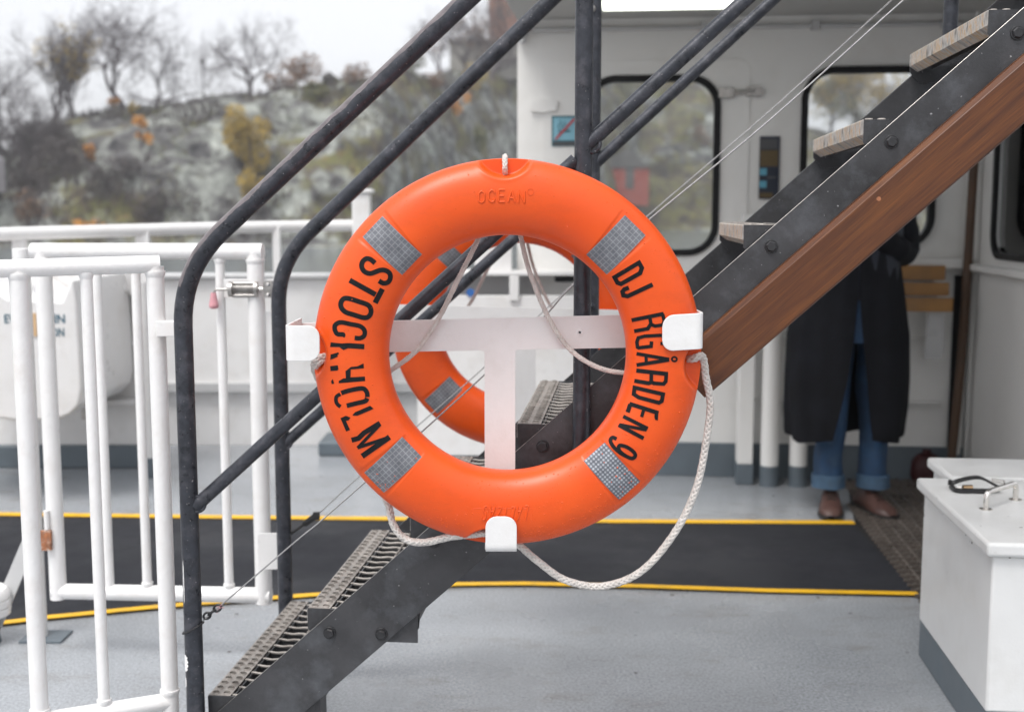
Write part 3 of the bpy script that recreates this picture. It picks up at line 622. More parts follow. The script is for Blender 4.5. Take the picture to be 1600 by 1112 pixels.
mb = MB(); mb.prism(poly, (0, YB, 0), (1, 0, 0), (0, 0, 1), (0, 1, 0), 0.006)
build('back_bar', mb, 'white', holder, smooth=30, bevel=0.0012)
zup = Vector((0, 0, 1)); xr_ = Vector((1, 0, 0))
pl, pl2 = pY(449, 536, YF), pY(500, 536, YF); mb = MB(); hook(mb, Vector((pl.x, YB - 0.001, pl.z)), pl, pl2, zup, 0.0335); build('hook', mb, 'white', holder, smooth=50, bevel=0.001)
pr, pr2 = pY(1100, 517, YF), pY(1035, 521, YF); mb = MB(); hook(mb, Vector((pr.x, YB - 0.001, pr.z)), pr, pr2, zup, 0.034); build('hook', mb, 'white', holder, smooth=50, bevel=0.001)
pb, pb2 = pY(783, 864, YF), pY(783, 807, YF); mb = MB(); hook(mb, Vector((pb.x, YB - 0.001, pb.z)), pb, pb2, xr_, 0.030); build('hook', mb, 'white', holder, smooth=50, bevel=0.001)
mb = MB()
mb.lathe([(0.0075, 0), (0.0072, 0.0012), (0.0035, 0.0016), (0.003, 0.0006)], pY(906, 519, YB), (0, -1, 0), 20)
build('screw', mb, 'white', holder)
mb = MB(); mb.lathe([(0.0022, 0), (0.0022, 0.0019)], pY(906, 519, YB), (0, -1, 0), 12); build('screw_recess', mb, 'bolt', holder)
# ================================================================ STAIRCASE
rv_ = ray(985, 335); ET = Vector((rv_.x, rv_.y, 0)).normalized(); ES = Vector((ET.y, -ET.x, 0)); EZ = Vector((0, 0, 1)); SO = pD(325, 1086, 2.65); WS = 0.66
def S(s, t, z): return SO + ES * s + ET * t + EZ * z
def sp2(x, y, t): # pixel to stair-plane coordinates (s, z)
    r = ray(x, y); k = (t + (SO - O0).dot(ET)) / r.dot(ET); q = O0 + r * k - SO; return q.dot(ES), q.z
def sP(x, y, t): s, z = sp2(x, y, t); return S(s, t, z)
stair = thing('staircase', 'dark steel open staircase rising to the right with grating steps and pipe handrails', 'staircase', S(0.1, WS / 2, -SO.z))
a = Vector((*sp2(342, 1110, -0.008), 0)); b_ = Vector((*sp2(1600, 12, -0.008), 0)); SD = (b_ - a).normalized(); SN = Vector((SD.y, -SD.x, 0))
c = Vector((*sp2(765, 864, -0.008), 0)); TH = (c - a).dot(SN)
RUN, RISE = 0.2317, 0.2317 * SD.y / SD.x
e0, e1 = a - SD * 0.12, a + SD * 3.2
floor_z = -SO.z
def stringer(t0):
    lo0 = a + SN * TH; k = (floor_z + 0.001 - lo0.y) / SD.y; lo0 = lo0 + SD * k; k2 = (floor_z + 0.001 - a.y) / SD.y; up0 = a + SD * k2
    up1, lo1 = e1, e1 + SN * TH
    nose = Vector((up0.x + 0.02, up0.y, 0))
    mb = MB(); mb.prism([(q.x, q.y) for q in (lo0, lo1, up1, up0)], S(0, t0, 0), ES, EZ, ET, 0.008); return build('stringer', mb, 'darkplate', stair, smooth=30, bevel=0.0013)
stringer(-0.008); stringer(WS)
# wood cheek
tw = -0.046; q0, q1 = Vector((*sp2(1100, 522, tw), 0)), Vector((*sp2(1600, 87, tw), 0)); l0, l1 = Vector((*sp2(1113, 612, tw), 0)), Vector((*sp2(1600, 194, tw), 0))
wd = (q1 - q0).normalized(); wn = Vector((wd.y, -wd.x, 0)); wth = ((l0 - q0).dot(wn) + (l1 - q0).dot(wn)) / 2; w0 = q0 - wd * 0.085; w1 = q0 + wd * 2.0
mb = MB(); vs = []; uvs = []; fs = []; prof = [(0.0, -0.036), (0.0, -0.012), (0.010, 0.0), (wth - 0.004, 0.0), (wth, -0.004), (wth, -0.036)]; nseg = 40
for i in range(nseg + 1):
    for (d, o_) in prof:
        q = w0 + (w1 - w0) * (i / nseg) + wn * d; vs.append(S(q.x, tw - o_, q.y)); uvs.append(((i / nseg) * 2.0, d + o_ * 0.7))
m_ = len(prof)
fs = [(i * m_ + k, i * m_ + (k + 1) % m_, (i + 1) * m_ + (k + 1) % m_, (i + 1) * m_ + k) for i in range(nseg) for k in range(m_)] + [tuple(range(m_)), tuple(nseg * m_ + k for k in range(m_))[::-1]]
mb.add(vs, fs, uvs); plank = build('wood_plank', mb, 'mahogany', stair, smooth=30, bevel=0.0012, label='varnished mahogany board along the lower edge')
mb = MB(); mb.lathe([(0.0045, 0), (0.004, 0.0006), (0.001, 0.0003)], sP(1373, 311, tw), -ET, 14)
build('screw', mb, 'rust', plank)
st0 = S(a.x, -0.0083, a.y); st1 = st0 + (ES * SD.x + EZ * SD.y) * 2.3; mb = MB(); mb.tube([st0 - (ES * SD.x + EZ * SD.y) * 0.2, st1], 0.0006, 6); build('edge_highlight', mb, 'dullsteel', stair)  # bright steel line added as the highlight along the stringer's top edge
for x, y in ((515, 988), (596, 990), (678, 846), (848, 697), (1205, 385), (1393, 222), (1590, 52), (1016, 545)):
    mb = MB(); hexbolt(mb, sP(x, y, -0.0085), -ET, 0.0112, 0.009); build('bolt', mb, 'bolt', stair, smooth=30)
mb = MB(); mb.prism([sp2(x, y, 0.02) for x, y in ((585, 990), (600, 997), (641, 998), (654, 982), (656, 960), (600, 960))], S(0, 0.02, 0), ES, EZ, ET, 0.008); build('gusset', mb, 'darkplate', stair, smooth=30)
s0_, z0_ = sp2(488, 1080, 0.0); mb = MB(); mb.prism([(s0_ - 0.02, floor_z + 0.002), (s0_ + 0.018, floor_z + 0.002), (s0_ + 0.018, z0_), (s0_ - 0.02, z0_ + 0.02)], S(0, 0.001, 0), ES, EZ, ET, 0.05); build('foot', mb, 'darkplate', stair, smooth=30)
# treads
def make_tread():
    root = None; NW = 0.05; DEP = 0.245
    mb = MB(); nc_, nr_ = 23, 2; cw, cr = (WS - 0.006) / nc_, NW / nr_
    for i in range(nc_):
        for j in range(nr_):
            cs, ct = (j + 0.5) * cr, 0.003 + (i + 0.5) * cw; sq = []; ci = []; ci2 = []; ci3 = []
            for k in range(12):
                a_ = 2 * math.pi * (k + 0.5) / 12; ca, sa = math.cos(a_), math.sin(a_); mm = max(abs(ca), abs(sa))
                sq.append(S(cs + ca / mm * cr / 2, ct + sa / mm * cw / 2, 0)); ci.append(S(cs + ca * 0.0088, ct + sa * 0.0088, 0.0)); ci2.append(S(cs + ca * 0.0072, ct + sa * 0.0072, 0.003)); ci3.append(S(cs + ca * 0.0066, ct + sa * 0.0066, -0.020))
            fs = []
            for k in range(12):
                k2 = (k + 1) % 12
                for lv in range(3): fs.append((lv * 12 + k, lv * 12 + k2, (lv + 1) * 12 + k2, (lv + 1) * 12 + k))
            mb.add(sq + ci + ci2 + ci3, fs)
    tr = build('tread', mb, 'grate', stair, smooth=25, fix=False)
    mb = MB(); prof = [(0, 0), (-0.0015, -0.002), (-0.0015, -0.030), (0.018, -0.044), (0.022, -0.042), (0.003, -0.0285), (0.003, -0.002)]; ns = 30; vs = []; uvs = []
    for i in range(ns + 1):
        for (s, z) in prof: vs.append(S(s, 0.003 + (WS - 0.006) * i / ns, z)); uvs.append((i / ns, -z * 8))
    m_ = len(prof); fs = [(i * m_ + k, i * m_ + (k + 1) % m_, (i + 1) * m_ + (k + 1) % m_, (i + 1) * m_ + k) for i in range(ns) for k in range(m_)] + [tuple(range(m_)), tuple(ns * m_ + k for k in range(m_))[::-1]]
    mb.add(vs, fs, uvs); build('nosing', mb, 'nosing', tr, smooth=30)
    mb = MB()
    n_ = 15
    for i in range(n_):
        t = 0.02 + (WS - 0.04) * i / (n_ - 1)
        # twisted cross rods
        pts = [S(0.05 + 0.19 * k / 24, t + 0.0012 * math.sin(k * 1.2), -0.006 + 0.001 * math.cos(k * 1.2)) for k in range(25)]; mb.tube(pts, 0.0034, 6)
    for s in (0.112, 0.175): mb.tube([S(s, 0.003, -0.002), S(s, WS - 0.003, -0.002)], 0.0022, 6)
    build('grating', mb, 'grate', tr, smooth=30)
    mb = MB()
    for i in range(n_): t = 0.02 + (WS - 0.04) * i / (n_ - 1); mb.prism([(0.055, -0.010), (0.237, -0.010), (0.237, -0.030), (0.055, -0.030)], S(0, t, 0), ES, EZ, ET, 0.002)
    for s in (0.053, 0.1125, 0.1755, 0.238): mb.prism([(0.004, -0.004), (WS - 0.004, -0.004), (WS - 0.004, -0.036), (0.004, -0.036)], S(s, 0, 0), ET, EZ, ES, 0.003)
    build('bearing_bars', mb, 'darkplate', tr, smooth=30)
    for t in (0.0, WS - 0.0045):
        mb = MB(); mb.prism([(0.0, -0.0005), (DEP, -0.0005), (DEP, -0.07), (0.022, -0.07), (0.0, -0.045)], S(0, t, 0), ES, EZ, ET, 0.0045); build('end_plate', mb, 'darkplate', tr, smooth=30)
    return tr
tr0 = make_tread()
for n in range(1, 10):
    c = copy_tree(tr0, stair); c.location = ES * RUN * n + EZ * RISE * n
# handrails
tn, tf = -0.030, WS + 0.030
def vpost(px_, py_, t, zlo, zhi): s, _ = sp2(px_, py_, t); return s
M['palemauve'] = paint('mottled_mauve', (0.14, 0.12, 0.125), 0.38, 0.35, 50, 1.0, 200, (0.06, 0.055, 0.06), 0.8, 30)
def rail_with_post(pxp, pyp, cornery, rail_pts, t, r, rb=0.12, worn=False):
    s, _ = sp2(pxp, pyp, t); p0, p1 = [Vector((*sp2(x, y, t), 0)) for x, y in rail_pts]; k = (s - p0.x) / (p1.x - p0.x); cz = p0.y + (p1.y - p0.y) * k
    base = S(s, t, floor_z + 0.001); cor = S(s, t, cz); far = S(p1.x, t, p1.y) + (S(p1.x, t, p1.y) - cor).normalized() * 0.9
    path = fillet([base, cor, far], rb, 10); mb = MB(); mb.tube(path, r, 20)
    build('handrail', mb, 'darkpipe', stair, smooth=60); mb = MB(); mb.lathe([(0.05, 0), (0.05, 0.006), (r + 0.004, 0.008), (r, 0.014)], S(s, t, floor_z + 0.0005), (0, 0, 1), 20); build('base_flange', mb, 'darkplate', stair)
    if worn:  # adds a lighter mauve strip with ragged edge on the rail's upper side
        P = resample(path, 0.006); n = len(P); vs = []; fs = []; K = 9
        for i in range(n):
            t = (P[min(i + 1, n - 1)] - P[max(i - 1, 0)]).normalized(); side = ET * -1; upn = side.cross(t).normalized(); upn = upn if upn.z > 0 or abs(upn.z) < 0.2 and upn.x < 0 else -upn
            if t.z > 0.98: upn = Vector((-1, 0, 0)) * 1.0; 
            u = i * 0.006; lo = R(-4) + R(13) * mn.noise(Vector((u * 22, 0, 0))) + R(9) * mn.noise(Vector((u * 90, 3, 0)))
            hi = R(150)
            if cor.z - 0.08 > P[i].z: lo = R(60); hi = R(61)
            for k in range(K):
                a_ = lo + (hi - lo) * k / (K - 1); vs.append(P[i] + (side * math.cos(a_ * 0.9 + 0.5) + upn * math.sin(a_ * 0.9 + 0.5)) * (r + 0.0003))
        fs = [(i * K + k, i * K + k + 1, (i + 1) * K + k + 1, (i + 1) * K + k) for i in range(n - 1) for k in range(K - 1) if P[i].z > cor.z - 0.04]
        mb = MB(); mb.add(vs, fs); build('upper_strip', mb, 'palemauve', stair, smooth=60, fix=False, label='lighter upper side of the handrail')
    return s
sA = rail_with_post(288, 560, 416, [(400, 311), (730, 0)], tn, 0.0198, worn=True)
sB = rail_with_post(438, 586, 408, [(485, 361), (861, 0)], tf, 0.0205)
def pipe(name, pts, t, r, mat='darkpipe', seg=16):
    mb = MB(); mb.tube([sP(x, y, t) for x, y in pts], r, seg); return build(name, mb, mat, stair, smooth=60)
pipe('mid_rail', [(306, 790), (900, 250)], tn, 0.0148); pipe('mid_rail', [(916, 228), (1178, -12), (1400, -216)], tn, 0.0148)
pipe('mid_rail', [(443, 695), (926, 262)], tf, 0.0150); pipe('mid_rail', [(928, 258), (1206, 2), (1420, -195)], tf, 0.0150)
mb = MB(); pc = sp2(300, 1035, tn); c = S(sA, tn, 0)
for zz, hh, a0, a1 in ((sp2(300, 1032, tn)[1], 0.020, 150, 215), (sp2(300, 1062, tn)[1], 0.012, 165, 190), (sp2(300, 905, tn)[1], 0.05, 188, 200)):
    n1_, n2_ = 12, 10; vs = []
    for i in range(n1_ + 1):
        for k in range(n2_ + 1):
            v_ = i / n1_ * 2 - 1; wv = math.sqrt(max(0, 1 - v_ * v_)) * (0.8 + 0.2 * math.sin(i * 2.3 + zz * 40)); a_ = R((a0 + a1) / 2 + (a1 - a0) / 2 * wv * (k / n2_ * 2 - 1) + 40)
            vs.append(S(sA, tn, zz + hh * v_) + (ES * math.cos(a_) - ET * math.sin(a_) * -1) * 0.0202)
    mb.add(vs, [(i * (n2_ + 1) + k, i * (n2_ + 1) + k + 1, (i + 1) * (n2_ + 1) + k + 1, (i + 1) * (n2_ + 1) + k) for i in range(n1_) for k in range(n2_)])
build('bare_patch', mb, 'white_fence', stair, smooth=180, fix=False, kind='stuff')
# upper posts bolted to the stringers
s3, z3 = sp2(908, 740, tn); mb = MB(); mb.tube([S(s3, tn, z3), S(s3, tn, 2.3)], 0.0182, 20); pst = build('rail_post', mb, 'darkpipe', stair, smooth=60)
s4, z4 = sp2(924.5, 560, tf); mb = MB(); mb.tube([S(s4, tf, z4 - 0.05), S(s4, tf, 2.3)], 0.0185, 20); build('rail_post', mb, 'darkpipe', stair, smooth=60)
s5, z5 = sp2(1484, 60, tf); mb = MB(); mb.tube([S(s5, tf, z5 - 0.15), S(s5, tf, 2.9)], 0.0185, 20); build('rail_post', mb, 'darkpipe', stair, smooth=60)
mb = MB()
for (x, y, t) in ((895, 262, tn), (924, 226, tn), (447, 690, tf), (309, 786, tn)):
    c = sP(x, y, t); pts = []
    for k in range(12): pts.append(c + ES * 0.0145 * math.cos(k * math.pi / 6) * 1.2 + (EZ * 1.1 * math.sin(k * math.pi / 6)) * 0.0150 + ET * random.uniform(-0.002, 0.002) - ET * 0.006)
    mb = MB(); mb.tube(smooth_path(pts, 3, True), 0.0042, 6, closed=True); build('weld_seam', mb, 'darkpipe', stair, smooth=60)
for x, y, t in ((926, 14, tf - 0.018), (924, 478, tf - 0.018), (648, 482, tf - 0.016)):
    mb = MB(); mb.lathe([(0.009, 0), (0.009, 0.004), (0.007, 0.009), (0.002, 0.012)], sP(x, y, t), -ET, 16); build('cap_nut', mb, 'dullsteel' if y < 100 else 'darkpipe', stair)
# wires
def wirething(pts, t, lab, r=0.0017):
    P = smooth_path([sP(x, y, t) for x, y in pts], 6); o = thing('wire_rope', lab, 'wire', P[-1], 'wire ropes along the stair')
    mb = MB(); mb.tube(P, r, 8); build('cable', mb, 'wire', o, smooth=180); return o
wn_ = wirething([(1500, -74), (1412, 0), (1200, 190), (1012, 345), (895, 446), (849, 496), (754, 588), (655, 678), (566, 757), (497, 817), (460, 847), (343, 947), (318, 968)], tn, 'thin steel wire ending in a chain shackle on the nearer stair post')
wf_ = wirething([(1480, -78), (1394, 0), (1200, 176), (1009, 340), (893, 446), (840, 495), (754, 576), (648, 669), (557, 748), (497, 803)], tf, 'thin steel wire ending in a black turnbuckle on the far stair post')
# shackle / chain on near wire
mb = MB(); q0 = sP(343, 947, tn); q1 = sP(312, 970, tn); dirw = (q1 - q0).normalized(); side = dirw.cross(ET).normalized()
for k, (off, ln, fl) in enumerate(((0.006, 0.020, 0), (0.022, 0.020, 1), (0.036, 0.018, 0))):
    c = q0 + dirw * off; ax = side if fl == 0 else ET; loop = [c + dirw * (ln / 2 * math.cos(a)) + ax * (0.0065 * math.sin(a)) for a in [i * math.pi / 8 for i in range(16)]]; mb.tube(loop, 0.0026, 8, closed=True)
build('chain', mb, 'bolt', wn_)
ctr = S(sA, tn, sp2(300, 980, tn)[1]); mb = MB(); loop = [ctr + ES * 0.0225 * math.cos(a) + ET * 0.0225 * math.sin(a) + EZ * 0.012 * math.cos(a) for a in [i * math.pi / 12 for i in range(24)]]; mb.tube(loop, 0.0022, 8, closed=True); build('wire_loop', mb, 'bolt', wn_)
mb = MB()
for k in range(9): mb.tube([q0 + dirw * 0.002, q0 + dirw * 0.004 + Vector((random.uniform(-.006, .014), random.uniform(-.01, .01), random.uniform(-.014, .008)))], 0.0008, 5)
build('frayed_tape', mb, 'pink_knob', wn_)
mb = MB(); q0 = sP(497, 803, tf); q1 = sP(448, 838, tf); d_ = (q1 - q0).normalized(); sd_ = d_.cross(ET).normalized()
mb.tube([q0, q1], 0.0042, 8); mb.tube([q0 + d_ * 0.008 + sd_ * 0.006, q0 + d_ * 0.045 + sd_ * 0.006], 0.0028, 8); mb.tube([q0 + d_ * 0.008 - sd_ * 0.006, q0 + d_ * 0.045 - sd_ * 0.006], 0.0028, 8); mb.box(q0 + d_ * 0.006, (0.018, 0.012, 0.02)); mb.box(q0 + d_ * 0.046, (0.014, 0.012, 0.014))
build('turnbuckle', mb, 'black_plastic', wf_, smooth=30, bevel=0.001)
# ================================================================ SECOND LIFEBUOY + HOLDER (behind the stair)
EZ2 = Vector((0, 0, 1)); D2 = pD(811, 503, 3.47) - RC; TW = 0
l2 = lifebuoy.copy(); C.objects.link(l2); l2.location = lifebuoy.location + D2; l2.rotation_euler = (0, 0, TW); l2['label'] = 'smaller looking orange lifebuoy behind the staircase, seen through the large ring'
for ch in [ring_body] + tapes_o + [g1, g3, g4]:
    q = ch.copy(); C.objects.link(q); q.parent = l2
    if 'label' in q and 'rope' in q['label']: del q['label']
h2 = copy_tree(holder); h2.rotation_euler = (0, 0, math.pi + TW); hv_ = Matrix.Rotation(math.pi + TW, 3, 'Z') @ (holder.location - RC); h2.location = RC + D2 + hv_ + EZ2 * -0.012; h2['label'] = 'white steel bracket behind the staircase carrying the far lifebuoy'
# ================================================================ GATES
def vpipe(mb, px_, py_, depth, zlo, zhi, r, seg=16):
    p = pD(px_, py_, depth); mb.tube([(p.x, p.y, zlo), (p.x, p.y, zhi)], r, seg); return p
def weld(mb, c, r, h=0.007): mb.lathe([(r + 0.0003, -h), (r + 0.002, -h * .3), (r + 0.0035, h * 0.5), (r + 0.003, h)], c, (0, 0, 1), 16)
ng = thing('railing_gate', 'white tubular railing at the lower left, nearest the camera', 'railing', pZ(250, 1150), 'white tubular railings')
gr_ = pD(250, 760, 2.68); gl_ = pD(42, 700, 2.56); dirg = (gr_ - gl_); dirg.z = 0; dirg = dirg.normalized()
zt1 = pD(250, 411, 2.68).z; zb1 = pD(268, 1112, 2.68).z
def gp(x, z): # point along the gate at pixel column x (y=700) and height z
    r = ray(x, 700); nrm = Vector((-dirg.y, dirg.x, 0)); k = (gr_ - O0).dot(nrm) / r.dot(nrm); q = O0 + r * k; return Vector((q.x, q.y, z))
e_l = gp(-420, zt1 - 0.012)
mb = MB(); mb.tube([e_l, gp(259, zt1)], 0.0195, 20); build('top_rail', mb, 'white_fence', ng, smooth=60)
mb = MB(); mb.tube([Vector((e_l.x, e_l.y, zb1)), gp(252, zb1)], 0.0195, 20); build('bottom_rail', mb, 'white_fence', ng, smooth=60)
for x, r in ((252, 0.0195), (146, 0.0130), (42, 0.0190), (-60, 0.013), (-160, 0.013), (-260, 0.0195)):
    mb = MB(); mb.tube([gp(x, zb1 if r < 0.015 else 0.02), gp(x, zt1 - 0.005)], r, 18); weld(mb, gp(x, zt1 - 0.022), r); weld(mb, gp(x, zb1 + 0.022), r)
    build('upright', mb, 'white_fence', ng, smooth=60)
cl = thing('pipe_clamp', 'small white clamp joining the near white railing to the dark stair post', 'clamp', pD(266, 513, 2.64))
mb = MB(); a_, b_ = pD(247, 502, 2.655), pD(286, 525, 2.625); mb.bb((a_.x, 2.50, b_.z), (b_.x, 2.512, a_.z)); mb2 = mb
A_ = pD(247, 513, 2.62); B_ = pD(287, 513, 2.62); mb = MB(); mb.box((A_ + B_) / 2, ((B_ - A_).length, 0.03, 0.034)); build('clamp_body', mb, 'white_fence', cl, smooth=30, bevel=0.002)
mb = MB(); mb.lathe([(0.004, 0), (0.004, 0.004), (0.002, 0.006)], pD(279, 529, 2.60), (0, -1, 0), 10); build('screw', mb, 'white_fence', cl)
fg = thing('railing_gate', 'white tubular gate with a spring latch, behind the nearest white railing', 'gate', pZ(240, 1010), 'white tubular railings')
f_l, f_r = pD(76, 640, 3.44), pD(405, 640, 3.40); df = (f_r - f_l); df.z = 0; df = df.normalized(); nf = Vector((-df.y, df.x, 0))
def fp(x, z):
    r = ray(x, 640); k = (f_r - O0).dot(nf) / r.dot(nf); q = O0 + r * k; return Vector((q.x, q.y, z))
ztf = pD(405, 392, 3.4).z; zbf = pD(415, 941, 3.4).z
mb = MB(); mb.tube([fp(62, ztf), fp(417, ztf)], 0.0232, 20); build('top_rail', mb, 'white_fence', fg, smooth=60)
mb = MB(); mb.tube([fp(70, zbf), fp(416, zbf)], 0.0232, 20); build('bottom_rail', mb, 'white_fence', fg, smooth=60)
for x, r in ((78, 0.0240), (220, 0.0135), (350, 0.0135), (405, 0.0245)):
    mb = MB(); mb.tube([fp(x, zbf - (0.022 if r > 0.02 else 0)), fp(x, ztf)], r, 18); weld(mb, fp(x, ztf - 0.028), r)
    if r < 0.02: weld(mb, fp(x, zbf + 0.026), r)
    build('upright', mb, 'white_fence', fg, smooth=60)
mb = MB(); mb.tube([fp(160, zbf), fp(160, ztf)], 0.0135, 18); build('upright', mb, 'white_fence', fg, smooth=60)
for (x0, y0, x1_, y1_) in ((402, 487, 433, 548), (403, 832, 441, 890)):
    p0, p1 = pD(x0, y1_, 3.37), pD(x1_, y0, 3.37); c = (p0 + p1) / 2; mb = MB(); w_, h_ = (p1.x - p0.x), (p1.z - p0.z)
    mb.prism(rrect(-w_ / 2, -h_ / 2, w_ / 2, h_ / 2, 0.012), c, (1, 0, 0), (0, 0, 1), (0, 1, 0), 0.006); build('stop_plate', mb, 'white_fence', fg, smooth=30, bevel=0.001)
# latch
la = thing('spring_latch', 'steel spring bolt latch with a faded pink knob on the white gate', 'latch', pD(390, 466, 3.33))
def lp(x, y, d=3.335): return pD(320 + x / 7.943, 420 + y / 7.943, d)
mb = MB(); c0, c1 = lp(170, 130), lp(850, 370); mb.bb((c0.x, c0.y + 0.02, c1.z), (c1.x, c0.y + 0.026, c0.z)); build('mount_plate', mb, 'white_fence', la, smooth=30, bevel=0.001)
ln = lambda x0, x1_, y, r, mat, nm, seg=18: build(nm, MB().tube([lp(x0, y), lp(x1_, y)], r, seg), mat, la, smooth=50)
ln(300, 350, 250, 0.0215, 'dullsteel', 'end_disc'); ln(620, 660, 250, 0.0215, 'dullsteel', 'end_disc'); ln(350, 720, 250, 0.0062, 'chrome', 'bolt_rod')
mb = MB(); sprp = []
for k in range(0, 241):
    a_ = k / 240 * 2 * math.pi * 13; q = lp(350 + 270 * k / 240, 245); sprp.append(q + Vector((0, math.cos(a_), math.sin(a_))) * 0.0105)
mb.tube(sprp, 0.0020, 6); build('spring', mb, 'dullsteel', la, smooth=60)
mb = MB(); mb.tube([lp(340, 180), lp(620, 180)], 0.005, 10); mb.tube([lp(340, 330), lp(620, 330)], 0.005, 10); build('guide_rods', mb, 'dullsteel', la)
mb = MB(); mb.tube(fillet([lp(310, 255), lp(120, 255), lp(112, 330)], 0.02, 6), 0.0038, 10); build('pull_arm', mb, 'dullsteel', la)
kn = lp(108, 330); mb = MB(); mb.lathe([(0.0075, 0), (0.009, -0.012), (0.0135, -0.034), (0.013, -0.042), (0.006, -0.046)], kn + Vector((0, 0, 0.008)), (0, 0, 1), 16); build('knob', mb, 'pink_knob', la, smooth=60)
p0, p1 = lp(725, 150, 3.32), lp(862, 355, 3.32); c = (p0 + p1) / 2; mb = MB(); w_, h_ = p1.x - p0.x, p0.z - p1.z; mb.prism(rrect(-w_ / 2, -h_ / 2, w_ / 2, h_ / 2, 0.006), c, (1, 0, 0), (0, 0, 1), (0, 1, 0), 0.008); cov = build('cover_plate', mb, 'dullsteel', la, smooth=30, bevel=0.001)
for x, y in ((785, 195), (785, 322)):
    mb = MB(); mb.lathe([(0.0058, 0), (0.005, 0.003), (0.002, 0.0045)], lp(x, y, 3.32), (0, -1, 0), 14); build('dome_screw', mb, 'chrome', cov)
p0, p1 = lp(845, 150, 3.24), lp(938, 345, 3.24); mb = MB(); mb.bb((p0.x, p0.y, p1.z), (p1.x, p0.y + 0.035, p0.z)); bl = build('striker_block', mb, 'blue_plastic', la, smooth=30, bevel=0.003)
mb = MB(); mb.lathe([(0.0075, 0), (0.0075, 0.0015)], lp(888, 240, 3.239), (0, -1, 0), 14); build('bolt_hole', mb, 'bolt', bl)
# fixed post at left with brace and foot
fpst = thing('gate_post', 'white gate post with a braced foot, standing behind the left railing', 'post', pZ(60, 1000))
pb_ = pZ(62, 996); mb = MB(); ztp = pD(25, 388, pb_.y).z; top = Vector((pb_.x, pb_.y, ztp)); mb.tube([pb_, top], 0.0245, 18); build('post', mb, 'white_fence', fpst, smooth=60, bevel=0.002)
mb = MB(); mb.box(pb_ + Vector((0.02, 0, 0.004)), (0.13, 0.10, 0.008)); build('foot_plate', mb, 'grey_base', fpst, smooth=30, bevel=0.002)
q0, q1 = pD(52, 945, pb_.y * 1.0), pZ(0, 1018); q0 = Vector((pb_.x - 0.02, pb_.y, 0.30)); q1 = Vector((pb_.x - 0.15, pb_.y - 0.02, 0.003)); dq = (q1 - q0).normalized(); mb = MB(); mb.prism([(0, -0.022), (0, 0.022), ((q1 - q0).length, 0.022), ((q1 - q0).length, -0.022)], q0, dq, dq.cross(Vector((0, 1, 0))), (0, 1, 0), 0.008); build('brace', mb, 'lightgrey', fpst, smooth=30)
mb = MB(); a_, b_ = pD(64, 860, 3.45), pD(80, 828, 3.45); mb.bb((a_.x, a_.y, a_.z), (b_.x, a_.y + 0.012, b_.z)); hg = build('hinge', mb, 'rust', fg, smooth=30, bevel=0.001, label='rusty hinge leaf')
mb = MB(); c = pD(73, 812, 3.45); mb.tube([c + Vector((0, 0, -0.028)), c + Vector((0, 0, 0.028))], 0.008, 12); build('hinge_pin', mb, 'white_fence', hg)
# capstan / mushroom vent at far left
vn = thing('deck_bollard', 'white round deck bollard cut off by the left edge', 'bollard', pZ(-22, 1000)); bp_ = pZ(-22, 1003)
mb = MB(); mb.lathe([(0.045, 0), (0.040, 0.03), (0.036, 0.075), (0.05, 0.085)], bp_, (0, 0, 1), 28); build('stem', mb, 'grey_base', vn)
mb = MB(); mb.lathe([(0.05, 0.08), (0.075, 0.088), (0.078, 0.11), (0.072, 0.112), (0.078, 0.116), (0.078, 0.135), (0.072, 0.137), (0.077, 0.141), (0.076, 0.158), (0.066, 0.170), (0.02, 0.172)], bp_, (0, 0, 1), 32); build('cap', mb, 'white_fence', vn)
# ================================================================ DECKHOUSE (aligned with the ship: ES across, ET away)
WO = pZ(808, 736)
def W(s, t, z): return WO + ES * s + ET * t + EZ * z
def wp(x, y, t=0.0):
    r = ray(x, y); k = (t + (WO - O0).dot(ET)) / r.dot(ET); q = O0 + r * k - WO; return (q.dot(ES), q.z)
def wprism(mb, poly, t, th, holes=()): return mb.prism(poly, W(0, t, 0), ES, EZ, ET, th, holes)
def wrect(x0, y0, x1, y1, r, t=0.0, grow=0.0):
    a_, b_ = wp(x0, y1, t), wp(x1, y0, t); return rrect(a_[0] - grow, a_[1] - grow, b_[0] + grow, b_[1] + grow, r + grow, 10)
house = thing('deckhouse', 'white painted cabin wall with black rimmed windows behind the stairs', 'deckhouse', W(1.2, 0, 0))
sR = wp(1517, 400)[0]; ZC = 2.24
w1 = wrect(917, 122, 1122, 394, 0.135); w2 = wrect(1251, 108, 1464, 384, 0.14); dr = wrect(845, 92, 1173, 690, 0.06, -0.004)
mb = MB(); wprism(mb, [(0, 0.0), (sR + 0.05, 0.0), (sR + 0.05, ZC), (0, ZC)], 0, 0.07, [w1, w2]); build('front_wall', mb, 'wall', house, smooth=30)
mb = MB(); wprism(mb, dr, -0.007, 0.006, [wrect(917, 122, 1122, 394, 0.135, 0)]); door = build('door', mb, 'wall', house, smooth=30, bevel=0.003)
def gasket(mbx, x0, y0, x1, y1, r):
    wprism(mbx, wrect(x0, y0, x1, y1, r, 0, 0.016), -0.022, 0.05, [wrect(x0, y0, x1, y1, r, 0, -0.016)])
for (x0, y0, x1_, y1_, r) in ((917, 122, 1122, 394, 0.135), (1251, 108, 1464, 384, 0.14)):
    mb = MB(); wprism(mb, wrect(x0, y0, x1_, y1_, r, 0, -0.010), 0.012, 0.006); win = build('window', mb, 'glass', house, smooth=30)
    mb = MB(); gasket(mb, x0, y0, x1_, y1_, r); build('gasket', mb, 'black_rubber', win, smooth=40, bevel=0.004)
